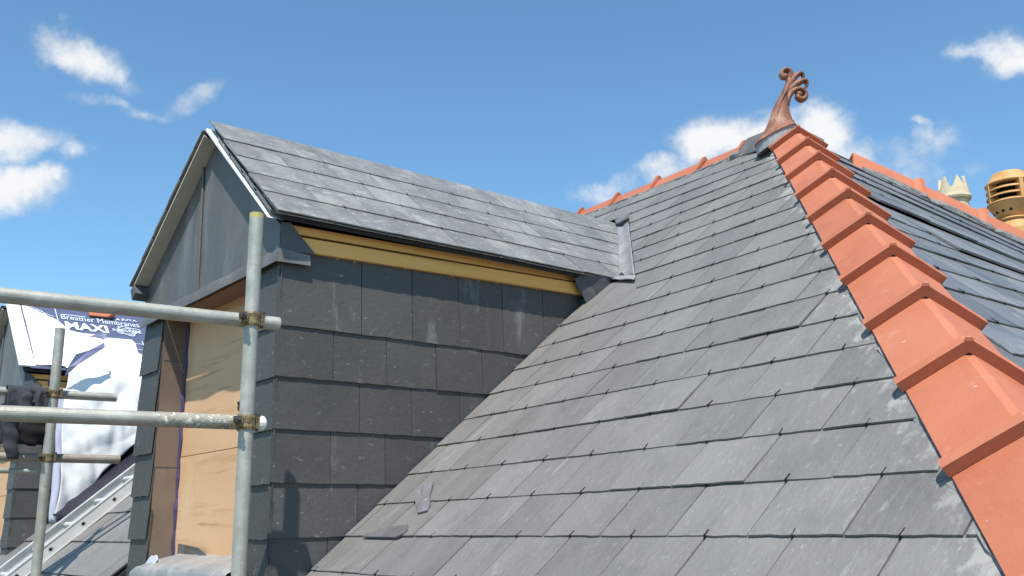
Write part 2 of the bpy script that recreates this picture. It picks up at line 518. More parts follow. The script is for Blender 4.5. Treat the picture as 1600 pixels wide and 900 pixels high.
def hook_into(mb, u, v, to3d, rise=.0112):
    """bent wire slate hook at the tail of a slate"""
    tilt = random.uniform(-.25, .25)
    w = .0012
    for (a, b, h0, h1) in ((-.005, .002, rise - .004, rise + .008), (-.002, .019, rise + .0045, rise + .0070)):
        q = [(u - w, v + a), (u + w, v + a), (u + w + tilt * (b - a), v + b), (u - w + tilt * (b - a), v + b)]
        lo = [mb.vert(to3d(x, y, h0)) for x, y in q]; hi = [mb.vert(to3d(x, y, h1)) for x, y in q]
        mb.f += [lo[::-1], hi] + [[lo[i], lo[(i + 1) % 4], hi[(i + 1) % 4], hi[i]] for i in range(4)]


def angular_tile(mb, mbr, lip, axis, lw, rw, length, knob=True):
    """one angular clay tile: 'lip' is the peak of its raised end, axis points from head to lip"""
    lip, axis, lw, rw = V(lip), V(axis).normalized(), V(lw), V(rw)
    m = (lw + rw).normalized()

    def section(sc, drop, depth, wing=1.0):
        outer = [lw * sc * wing, lw * sc * .5, lw * sc * .07 + m * .0015, rw * sc * .07 + m * .0015, rw * sc * .5, rw * sc * wing]
        nl = (m - lw.normalized() * m.dot(lw.normalized())).normalized()
        nr = (m - rw.normalized() * m.dot(rw.normalized())).normalized()
        inner = [rw * sc * wing + nr * depth, rw * sc * .5 + nr * depth, m * depth * 1.35, lw * sc * .5 + nl * depth, lw * sc * wing + nl * depth]
        return [p + m * drop for p in outer + inner]
    body = section(.965, .031, .013, .935)
    mb.loft([[lip - axis * length + p for p in section(.945, .036, .011, .935)], [lip - axis * .03 + p for p in body]])
    roll = MB()
    a, b = section(.988, .009, .020, 1.02), section(1.0, .001, .028, 1.03)
    c = section(.996, .003, .026, 1.03)
    mbr.loft([[lip - axis * .060 + p for p in section(.966, .0304, .006, .935)], [lip - axis * .040 + p for p in a], [lip - axis * .029 + p for p in b],
              [lip - axis * .007 + p for p in b], [lip + p for p in c]])
    # the small knob at the peak of the roll
    if not knob: return
    ball = []
    for k in range(5):
        t = math.pi * k / 4
        r = max(.0006, .011 * math.sin(t))
        side = lw.cross(rw).normalized(); s2 = axis.cross(m).normalized()
        ball.append([lip - axis * .003 + m * (.009 - .011 * math.cos(t)) + (axis * math.cos(2 * math.pi * i / 8) * .7 + s2 * math.sin(2 * math.pi * i / 8)) * r for i in range(8)])
    mbr.loft(ball)


def bed_strip(mb, pts_top, pts_low, thick, rng):
    """a ragged mortar strip between two edge lines"""
    n = len(pts_top)
    rows = []
    for i in range(n):
        a, b = V(pts_top[i]), V(pts_low[i])
        j = V((rng.uniform(-1, 1), rng.uniform(-1, 1), rng.uniform(-1, 1))) * .006
        k = V((rng.uniform(-1, 1), rng.uniform(-1, 1), rng.uniform(-1, 1))) * .007
        rows.append([a, (a + b) / 2 + j + V(thick) * .6, b + k + V(thick), b + V((0, 0, -.02)), a - V((0, 0, .03))])
    mb.loft(rows)


# ------------------------------------------------------------------ the lie of the roofs (metres, camera at the origin)
F0 = V((-1.8051, 2.2061, .3194)); FU = V((.99666, -.08171, 0)); FV = V((.0623, .7601, .6468)); FN = FU.cross(FV).normalized()
FW, FG = .25, .1859


def on_f(u, v, h=0.0): return F0 + FU * u + FV * v + FN * h


HIP = V((-2.5018, 3.9328, 1.8409)); H1 = V((.2168, -.2611, -.2072)); H1L = H1.length
HL, HR = V((-.151, -.055, -.087)), V((.077, .143, -.099))
APEX = V((-2.827, 4.3245, 2.1517)); H2 = V((.184, .3115, -.161))
RN = V((.678, -.02, .7347)).normalized(); RD = V((.0294, .9996, 0)); RV = RN.cross(RD).normalized()
R0 = APEX - RN * .08


def on_r(u, v, h=0.0): return R0 + RD * u + RV * v + RN * h


D0 = V((-4.0502, 1.7701, 1.8087)); DB = .6983
DV = V((-math.cos(DB), 0, math.sin(DB))); DN = V((math.sin(DB), 0, math.cos(DB)))
DG = .1914


def on_d(y, v, h=0.0, off=V((0, 0, 0))): return V((D0.x, y, D0.z)) + DV * v + DN * h + off


A2 = math.radians(40.3)
P2 = V((-7.549, 1.592, -.163)); V2 = V((0, math.cos(A2), math.sin(A2))); N2 = V((0, -math.sin(A2), math.cos(A2)))


def on_f2(x, v, h=0.0): return V((x, P2.y, P2.z)) + V2 * v + N2 * h


CHX = -3.399      # outer face of the dormer's slated cheek
FRONT = 1.585     # outer face of its front
SPACING = V((-4.15, 0, -.06))

# ------------------------------------------------------------------ ground and the house below the eaves
gm = MB(); gm.poly([(-900, -900, -7.2), (900, -900, -7.2), (900, 900, -7.2), (-900, 900, -7.2)])
tag(gm.build('ground', 'ground_earth'), kind='structure')

house = thing('house', (-3, 4, -7.2), 'house with a grey slate hipped roof and orange clay hip and ridge tiles', 'house')
w = MB(); w.prism([(-12, 1.66, -7.2), (-.62, 1.66, -7.2), (-.62, 10.5, -7.2), (-12, 10.5, -7.2)], (0, 0, 6.72))
w.build('wall', 'brickwork', house)

# ---- front slope
FRONT_BOTTOM = -1.07


def hip_u(v): return -1.174 + (2.392 - v) * .7477       # where the hip tiles' edge lies on the front slope


def row_line(k):
    v0 = -FG * (k - 15)
    s = {1: -.125, 2: -.07, 3: -.03}.get(k, 0.0)
    return lambda u: v0 + (s * (u + 1.9) if u < -1.2 or s == 0 else s * .7)


fs = MB()
fs.prism([on_f(-3.15, FRONT_BOTTOM, -.006), on_f(hip_u(FRONT_BOTTOM) + .13, FRONT_BOTTOM, -.006), on_f(hip_u(2.75) + .13, 2.75, -.006), on_f(-3.15, 2.86, -.006)], FN * -.03)
front_slope = fs.build('front_slope', 'underlay', house)
fs = MB()
fs.prism([on_f(-6.0, 2.2, -.012), on_f(-3.1, 2.2, -.012), on_f(-3.1, 2.88, -.012), on_f(-6.0, 3.1, -.012)], FN * -.03)
fs.build('slope_boarding', 'underlay', house)

hooks = MB(); far_field = MB()
rng = random.Random(11)
for k in range(1, 21):
    bot = row_line(k)
    for j in range(-22, 12):
        u0 = FW * (j + .5 * (k - 15) - .5) + rng.uniform(.001, .003)
        u1 = u0 + FW - rng.uniform(.0035, .006)
        um = (u0 + u1) / 2
        L = .385
        poly = [(u0, bot(u0)), (u1, bot(u1)), (u1, bot(u1) + L), (u0, bot(u0) + L)]
        vb = bot(um)
        # under the hip tiles, up to the ridge, and clear of the dormer
        poly = clip(poly, -1, -.7477, -1.174 + 2.392 * .7477 + .055)
        if len(poly) > 2: poly = clip(poly, -.131, -1, 2.67 - .131 * 1.37 + .05)
        if len(poly) < 3: continue
        if vb < 1.06:
            poly = clip(poly, .99666, .0623, F0.x * -1 * -1 - (CHX + .012) if False else -(CHX + .012 - F0.x))
        elif vb < 2.28:
            du, dv = -2.313 + 1.37, 2.345 - 1.278
            poly = clip(poly, dv, -du, -(dv * -1.37 - du * 1.278))
        else:
            poly = clip(poly, 1, 0, 4.3)
        if len(poly) < 3 or area(poly) < .004: continue
        near_hip = u1 > hip_u(vb + .09) - .10
        rise = .0112 + (.004 if (k, j) in ((15, -1), (13, 1), (17, 0)) else 0)
        if k <= 19 and um > -3.7:
            slate('slate', poly, bot, L, on_f, 'slate_smeared' if near_hip else 'slate', front_slope, rise=rise, rng=rng)
        else:
            slate_into(far_field, poly, bot, L, on_f, rise=rise, rng=rng)
        uc = um
        inside = uc < hip_u(vb) - .01 and (vb >= 2.28 or uc > (-1.66 - .06 * vb if vb < 1.06 else -1.37 - (vb - 1.278) * .884) + .02)
        if inside and uc > -3.6 and vb < 2.68 - .131 * (uc + 1.37):
            hook_into(hooks, uc, vb, on_f)
tag(hooks.build('hook_wire', 'hook_wire', front_slope), kind='stuff')
tag(far_field.build('slate_field', 'slate', front_slope), kind='stuff')

# ---- hip end slope on the right
es = MB()
es.prism([on_r(.02, 0, -.004), on_r(-2.54, -3.06, -.004), on_r(2.6, -3.06, -.004), on_r(2.6, -1.95, -.004)], RN * -.03)
end_slope = es.build('end_slope', 'underlay', house)
ROWS_R = [(.20, -.226, -.72), (.06, -.392, -.70), (-.092, -.592, -.68), (-.189, -.775, -.62), (-.35, -.965, -.52), (-.524, -1.172, -.41),
          (-.769, -1.375, -.30), (-.90, -1.53, -.16), (-1.048, -1.704, -.08), (-1.165, -1.90, -.04), (-1.374, -2.085, -.03), (-1.528, -2.290, 0), (-1.706, -2.493, 0), (-1.9, -2.69, 0), (-2.08, -2.88, 0), (-2.25, -3.07, 0)]
hooks = MB(); field = MB()
for i, (a, b, s) in enumerate(ROWS_R):
    bot = (lambda a, b, s: lambda u: b + s * (u - a))(a, b, s)
    thick_row = i in (5, 7)
    for j in range(-13, 14):
        u0 = .25 * (j + .5 * (i % 2)) + .04
        u1 = u0 + .2472
        L = .36
        poly = [(u0, bot(u0)), (u1, bot(u1)), (u1, bot(u1) + L), (u0, bot(u0) + L)]
        poly = clip(poly, 1.19, -1, -.27 - 1.19 * .152 + .09)
        if len(poly) > 2: poly = clip(poly, -.75, -1, -.02)
        if len(poly) < 3 or area(poly) < .005: continue
        lifted = thick_row and u0 > -.75
        rs = .019 if lifted else .0115
        th = .0095 if lifted else SLATE_T
        if u0 < 1.15:
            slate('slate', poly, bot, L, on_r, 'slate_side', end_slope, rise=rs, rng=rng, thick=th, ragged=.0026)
        else:
            slate_into(field, poly, bot, L, on_r, rise=rs, rng=rng)
        um = (u0 + u1) / 2
        if 1.19 * um - bot(um) - .27 - 1.19 * .152 > .0 and -.75 * um - bot(um) > .12 and um < 1.3:
            hook_into(hooks, um, bot(um), on_r)
tag(hooks.build('hook_wire', 'hook_wire', end_slope), kind='stuff')
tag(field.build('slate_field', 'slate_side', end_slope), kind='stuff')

# ---- slope between the two dormers and beyond
ls = MB()
ls.prism([on_f2(-12, -.35, -.004), on_f2(-4.96, -.35, -.004), on_f2(-4.96, 3.55, -.004), on_f2(-12, 3.55, -.004)], N2 * -.03)
lower_slope = ls.build('left_slope', 'underlay', house)
hooks = MB(); field = MB()
for i, vb in enumerate([-.366, -.108, .150, .410, .668, .926, 1.184, 1.442, 1.7, 1.958, 2.216, 2.474, 2.732, 2.99, 3.248]):
    bot = (lambda b: lambda u: b)(vb)
    for j in range(-34, 1):
        x1 = -4.98 + .30 * j + (.15 if i % 2 else 0); x0 = x1 - .297
        L = .50
        poly = [(x0, vb), (x1, vb), (x1, vb + L), (x0, vb + L)]
        poly = clip(poly, -1, 0, -4.97)
        if len(poly) > 2 and vb > 3.0: poly = clip(poly, 0, -1, 3.56)
        if len(poly) < 3 or area(poly) < .005: continue
        if x1 > -7.75 and i < 7: slate('slate', poly, bot, L, on_f2, 'slate', lower_slope, rng=rng, rise=.017)
        else: slate_into(field, poly, bot, L, on_f2, rng=rng, rise=.017)
        if x1 > -7.5 and i < 6: hook_into(hooks, (x0 + x1) / 2, vb, on_f2)
tag(hooks.build('hook_wire', 'hook_wire', lower_slope), kind='stuff')
tag(field.build('slate_field', 'slate', lower_slope), kind='stuff')

# ---- rear slope, only there to close the roof
rs = MB()
rs.prism([(-12, 4.76, 2.22), (-3.0, 4.5, 2.12), (-.9, 8.4, -.5), (-.9, 10.4, -.5), (-12, 10.4, -.5)], (0, 0, -.03))
rs = MB()
rs.poly([(-12, 4.80, 2.24), (-5, 4.78, 2.2), (-2.92, 4.50, 2.08), (-.75, 7.9, .35), (-.1, 9.0, -.3), (-12, 9.0, -1.4)])
rs.build('rear_slope', 'slate', house)

# ---- hip tiles down the front hip
for i in range(-1, 12):
    lip = HIP + H1 * i
    b, r = MB(), MB()
    ln = .455
    angular_tile(b, r, lip, H1, HL * (1 + .01 * rng.uniform(-1, 1)), HR * (1 + .01 * rng.uniform(-1, 1)), ln)
    t = b.build('hip_tile', 'terracotta', house)
    r.build('roll', 'terracotta_roll' if False else 'terracotta', t)
# mortar below the tiles' edges
for side, wing, nrm in ((0, HL, FN),):
    for i in range(-1, 11):
        mb = MB()
        p0 = HIP + H1 * (i - .02); p1 = HIP + H1 * (i + .98)
        tops, lows = [], []
        n = 10
        for q in range(n + 1):
            t = q / n
            # the bed bulges out below each roll
            bulge = math.exp(-((t - .05) / .07) ** 2)
            wl = .86 + .12 * bulge
            p = p0.lerp(p1, t) + wing * wl
            hgt = (p - (F0 if side == 0 else R0)).dot(nrm)
            tops.append(p - nrm * (.038 - .004 * bulge)); lows.append(p + wing.normalized() * (.020 + .008 * rng.random() + .026 * bulge) - nrm * (hgt - .016))
        bed_strip(mb, tops, lows, wing.normalized() * .004, rng)
        mb.build('mortar_bed', 'mortar', house)

# ---- hip tiles down the second hip
c2 = RN.cross(H2).normalized(); c2 = c2 if c2.z < 0 else -c2
w_r = c2 * .185 - RN * .070
hd = V((H2.x, H2.y, 0)).normalized(); sd = V((-hd.y, hd.x, 0))
w_b = w_r - sd * 2 * w_r.dot(sd)
for i in range(2, 12):
    b, r = MB(), MB()
    lip = APEX + H2 * (i + .02) + RN * .012
    angular_tile(b, r, lip, H2, w_r, w_b, .43, knob=False)
    t = b.build('hip_tile', 'terracotta', house)
    r.build('roll', 'terracotta', t)
    mb = MB(); tops, lows = [], []
    for q in range(9):
        t_ = q / 8
        bulge = math.exp(-((t_ - .04) / .10) ** 2)
        p = lip - H2 + H2 * t_ + w_r * (.92 + .14 * bulge)
        hgt = (p - R0).dot(RN)
        tops.append(p + RN * .006); lows.append(p + c2 * (.012 + .014 * rng.random() + .03 * bulge) - RN * (hgt - .02))
    bed_strip(mb, tops, lows, c2 * .006, rng)
    mb.build('mortar_bed', 'mortar', house)

# ---- ridge tiles running left from the finial
RIDGE_STEP = V((-.4687, .080, .031)); LIP1 = V((-3.683, 4.613, 2.292))
wf = FV * -.192 - FN * .036
wb = V((wf.x, -wf.y, wf.z))
for i in range(0, 6):
    b, r = MB(), MB()
    lip = LIP1 + RIDGE_STEP * i
    angular_tile(b, r, lip, -RIDGE_STEP, wf, wb, .50, knob=False)
    t = b.build('ridge_tile', 'terracotta', house)
    r.build('roll', 'terracotta', t)
b, r = MB(), MB()
angular_tile(b, r, LIP1 - RIDGE_STEP * .78, -RIDGE_STEP, wf, wb, .36, knob=False)
t = b.build('ridge_tile', 'terracotta', house); r.build('roll', 'terracotta', t)
for i in range(-1, 6):
    mb = MB(); tops, lows = [], []
    for q in range(11):
        t_ = q / 10
        bulge = math.exp(-((t_ - .06) / .08) ** 2)
        p = LIP1 + RIDGE_STEP * (i + t_) + wf * (.93 + .10 * bulge)
        hgt = (p - F0).dot(FN)
        tops.append(p + FN * .004); lows.append(p - FV * (.008 + .01 * rng.random() + .018 * bulge) - FN * (hgt - .012))
    bed_strip(mb, tops, lows, FV * -.004, rng)
    mb.build('mortar_bed', 'mortar', house)

# ---- lead saddle at the head of the hips
mb = MB()
a0 = APEX + V((.0, 0, .0)); a1 = LIP1 - RIDGE_STEP * .80 + V((0, 0, -.006))
mb.loft([[a0 + wf * .95, a0, a0 + wb * .9, a0 + wb * .9 - V((0, 0, .01)), a0 - V((0, 0, .012)), a0 + wf * .95 - V((0, 0, .01))],
         [a1 + wf * 1.0, a1, a1 + wb * .9, a1 + wb * .9 - V((0, 0, .01)), a1 - V((0, 0, .012)), a1 + wf * 1.0 - V((0, 0, .01))]])
sad = mb.build('lead_saddle', 'lead', house)
mb = MB()
a0 = APEX + H2 * .1 + V((0, 0, -.03)); a1 = APEX + H2 * .46 + V((0, 0, -.035))
mb.loft([[p + w_r * .9, p, p + w_b * .9, p + w_b * .9 - V((0, 0, .008)), p - V((0, 0, .01)), p + w_r * .9 - V((0, 0, .008))] for p in (a0, a1)])
mb.build('lead_saddle', 'lead', house)
mb = MB()
p = a1 = LIP1 - RIDGE_STEP * .79 + wf * .98
mb.loft([[p + V((x, 0, 0)) + V((0, math.cos(t) * r_, math.sin(t) * r_)) for t in [2 * math.pi * q / 8 for q in range(8)]] for x, r_ in ((-.03, .012), (-.02, .026), (.02, .03), (.05, .018))])
mb.build('mortar_bed', 'mortar', house)

# ------------------------------------------------------------------ finial
FO = V((-2.885, 4.275, 2.040)); FR = V((.6273, .7786, 0)).normalized(); FD = V((-.7786, .6273, 0))
PX = .003543


def fin(x, y, d=0.0): return FO + FR * ((x - 1215) * PX) + V((0, 0, (222 - y) * PX * 1.03)) + FD * d


finial = thing('roof_finial', fin(1207, 214), 'scrolled terracotta finial curling at the peak of the hipped roof', 'finial')
rings = []
for cx, cy, a, b, tilt in ((1206.5, 216, 36.5, 30, 24), (1206.8, 213.5, 36, 28, 24), (1207.5, 210, 33, 24, 23), (1210, 205.5, 28, 20.5, 21), (1213.5, 198, 22.5, 17, 15), (1216, 188.5, 18, 14.5, 8), (1217.5, 177, 14.2, 12.5, 0), (1221, 163.5, 9.8, 10.5, -15),
                        (1225.5, 151.5, 7.0, 8.5, -24), (1230, 140, 5.2, 7.0, -26), (1234.5, 128, 4.4, 6.0, -18), (1237.5, 117, 3.6, 5.0, -8)):
    t = math.radians(tilt)
    rings.append([fin(cx + a * math.cos(q) * math.cos(t), cy - a * math.cos(q) * math.sin(t) , b * math.sin(q) * PX) for q in [2 * math.pi * k / 20 for k in range(20)]])
mb = MB(); mb.loft([[fin(1206.5 + k_ * 36.5 * math.cos(q) * math.cos(.42), cy_ - k_ * 36.5 * math.cos(q) * math.sin(.42), k_ * 30 * math.sin(q) * PX) for q in [2 * math.pi * k / 20 for k in range(20)]] for cy_, k_ in ((232, .93), (218.5, .92), (216.4, .95))])
mb.build('lead_collar', 'lead_pale', finial)
mb = MB(); mb.loft(rings); stem = mb.build('stem', 'finial_clay', finial, smooth=True)
mb = MB()
mb.sweep([fin(x, y, -.040) for x, y in ((1208, 207), (1208.5, 196), (1210.5, 182), (1216, 166), (1222, 153), (1229, 140))], [.005, .0065, .0055, .005, .0045, .003], n=8, up=FD)
mb.build('rib', 'finial_clay', finial, smooth=True)


def scroll(pts, rad, end_r, name):
    mb = MB()
    # smooth the path
    path = []
    for i in range(len(pts) - 1):
        p0, p1, p2, p3 = pts[max(i - 1, 0)], pts[i], pts[i + 1], pts[min(i + 2, len(pts) - 1)]
        for s in range(4):
            t = s / 4
            path.append(tuple(.5 * ((2 * p1[k]) + (-p0[k] + p2[k]) * t + (2 * p0[k] - 5 * p1[k] + 4 * p2[k] - p3[k]) * t * t + (-p0[k] + 3 * p1[k] - 3 * p2[k] + p3[k]) * t ** 3) for k in (0, 1)))
    path.append(pts[-1])
    n = len(path)
    rr = []
    for i in range(n):
        t = i / (n - 1) * (len(rad) - 1); k = min(int(t), len(rad) - 2)
        a = rad[k][0] + (rad[k + 1][0] - rad[k][0]) * (t - k); b = rad[k][1] + (rad[k + 1][1] - rad[k][1]) * (t - k)
        rr.append((a * PX * 1.8, b * PX * .95))
    mb.sweep([fin(x, y) for x, y in path], rr, n=12, up=FR.cross(V((0, 0, 1))))
    o = mb.build(name, 'finial_clay', finial, smooth=True)
    if end_r:
        s = MB(); c = fin(*pts[-1])
        s.loft([[c + FD * (math.cos(t) * end_r * 1.1 * PX) + (FR * math.cos(q) + V((0, 0, 1)) * math.sin(q)) * max(.02, math.sin(t)) * end_r * PX for q in [2 * math.pi * k / 14 for k in range(14)]] for t in [math.pi * k / 8 for k in range(9)]])
        s.build('scroll_eye', 'finial_clay', o, smooth=True)
    return o


scroll([(1235, 127), (1238.5, 117), (1237.5, 110), (1232, 107), (1226.5, 109), (1224, 114.5), (1226.5, 119.5), (1230.5, 118)], [(3.6, 5), (3.2, 7), (2.3, 8.5), (1.8, 8.5), (1.9, 8), (2.2, 7), (2.4, 6), (2.0, 5)], 5.4, 'scroll')
scroll([(1232, 141), (1237, 130), (1243.5, 120.5), (1250.5, 115), (1256, 113.5), (1258.5, 118), (1255.5, 124.5)], [(3.2, 5), (3.4, 7), (3.0, 8), (2.2, 8.5), (1.4, 7.5), (1.5, 5), (.9, 3)], 0, 'leaf')
scroll([(1230.5, 148), (1238, 138), (1247.5, 130.5), (1256, 126.5), (1262, 126.5), (1263, 133), (1258.5, 139.5)], [(3.2, 5), (3.4, 7), (3.0, 8.5), (2.2, 9), (1.4, 8), (1.5, 5), (.9, 3)], 0, 'leaf')
scroll([(1227, 166), (1230.5, 154), (1237, 145), (1245.5, 140.5), (1254, 141), (1259.5, 147), (1258, 154.5), (1251.5, 157), (1246.5, 152.5), (1249, 148.5)], [(3.2, 6), (3.2, 7.5), (2.6, 8.5), (2.0, 9), (1.9, 9), (2.0, 9), (2.2, 8.5), (2.4, 8), (2.4, 7), (1.8, 6)], 6.4, 'scroll')

# ------------------------------------------------------------------ chimney with its two pots
stack = thing('chimney_stack', (-4.12, 9.4, -.5), 'brick chimney stack behind the right hip carrying two clay pots', 'chimney')
mb = MB(); mb.box((-4.65, 8.75, -.6), (-3.60, 10.05, 2.34)); mb.build('shaft', 'brickwork', stack)
mb = MB(); mb.box((-4.70, 8.70, 2.341), (-3.55, 10.10, 2.44)); mb.build('coping', 'mortar', stack)


def clay_pot_crown(c):
    t = thing('chimney_pot', c, 'weathered buff crown chimney pot with pointed rim behind the hip', 'chimney pot', 'chimney pots')
    c = V(c)
    mb = MB(); mb.lathe(c, [(.125, 0), (.135, .03), (.128, .40), (.128, .605), (.10, .605), (.10, .10)]); mb.build('barrel', 'pot_buff', t, smooth=False)
    mb = MB(); mb.lathe(c, [(.120, .60), (.154, .615), (.162, .635), (.156, .66), (.128, .675), (.10, .675), (.10, .60)]); mb.build('band', 'pot_buff', t)
    mb = MB()
    n = 48; out, inn, lo, lo2 = [], [], [], []
    for i in range(n):
        q = 2 * math.pi * i / n + .35
        tri = abs(((i % 8) / 8) - .5) * 2          # 1 at a point of the crown
        zt = .72 + .14 * tri ** 1.25
        rr = .150 - (zt - .66) * .16
        out.append(c + V((rr * math.cos(q), rr * math.sin(q), zt))); inn.append(c + V(((rr - .026) * math.cos(q), (rr - .026) * math.sin(q), zt - .004)))
        lo.append(c + V((.150 * math.cos(q), .150 * math.sin(q), .66))); lo2.append(c + V((.115 * math.cos(q), .115 * math.sin(q), .66)))
    mb.loft([lo2, lo, out, inn, lo2], cap=False)
    mb.build('crown', 'pot_buff', t)


def clay_pot_louvre(c):
    t = thing('chimney_pot', c, 'orange clay chimney pot with three rows of louvres under a domed cap', 'chimney pot', 'chimney pots')
    c = V(c)
    mb = MB(); mb.lathe(c, [(.21, 0), (.20, .06), (.185, .28), (.160, .34), (.150, .365), (.095, .365), (.095, .05)]); mb.build('barrel', 'pot_orange', t, smooth=False)
    mb = MB(); mb.lathe(c, [(.13, .366), (.158, .372), (.168, .385), (.150, .40), (.128, .405), (.09, .405), (.09, .366)]); mb.build('collar', 'pot_orange', t)
    mb = MB(); mb.lathe(c, [(.125, .406), (.150, .43), (.195, .505), (.212, .535), (.218, .55), (.195, .555), (.16, .50), (.10, .42), (.09, .406)]); neck = mb.build('neck', 'pot_orange', t)
    for q in (-2.55, -2.12, -1.69, -1.26):
        mb = MB(); d = V((math.cos(q), math.sin(q), 0)); p = c + V((0, 0, .466)) + d * .160
        mb.tube(p, p + d * .014 + V((0, 0, -.003)), .014, n=10); mb.build('vent_hole_shade', 'jacket_lining', neck)  # solid near-black stubs; the shade inside an open hole is painted on
    for k in range(4):
        z = .551 + k * .066
        mb = MB(); mb.lathe(c, [(.165, z + .026), (.222 - .004 * k, z - .002), (.226 - .004 * k, z + .004), (.222 - .004 * k, z + .012), (.172, z + .040), (.165, z + .040)][:6], n=36)
        if k < 3: mb.build('louvre', 'pot_orange', t)
    mb = MB(); mb.lathe(c, [(.10, .56), (.135, .56), (.135, .76), (.10, .76)]); mb.build('inner_flue', 'jacket_lining', t)
    for k in range(4):
        q = math.radians(-128) + k * math.pi / 2
        d = V((math.cos(q), math.sin(q), 0)); s = V((-d.y, d.x, 0))
        mb = MB(); mb.prism([c + d * .14 + s * .02 + V((0, 0, .552)), c + d * .223 + s * .02 + V((0, 0, .552)), c + d * .223 - s * .02 + V((0, 0, .552)), c + d * .14 - s * .02 + V((0, 0, .552))], (0, 0, .205))
        mb.build('bar', 'pot_orange', t)
    mb = MB(); mb.lathe(c, [(.10, .752), (.216, .752), (.222, .762), (.214, .775), (.190, .80), (.165, .835), (.148, .868), (.135, .875), (.02, .878)]); mb.build('cap', 'pot_orange', t)


clay_pot_crown((-4.235, 9.12, 2.44))
clay_pot_louvre((-3.86, 9.51, 2.44))

# ------------------------------------------------------------------ the dormers
def z_of_f(x, y): return F0.z + ((x - F0.x) * -FN.x - (y - F0.y) * FN.y) / FN.z


RZ = [1.02, .773, .572, .370, .169, -.032, -.234, -.436]      # tails of the cheek's slate courses


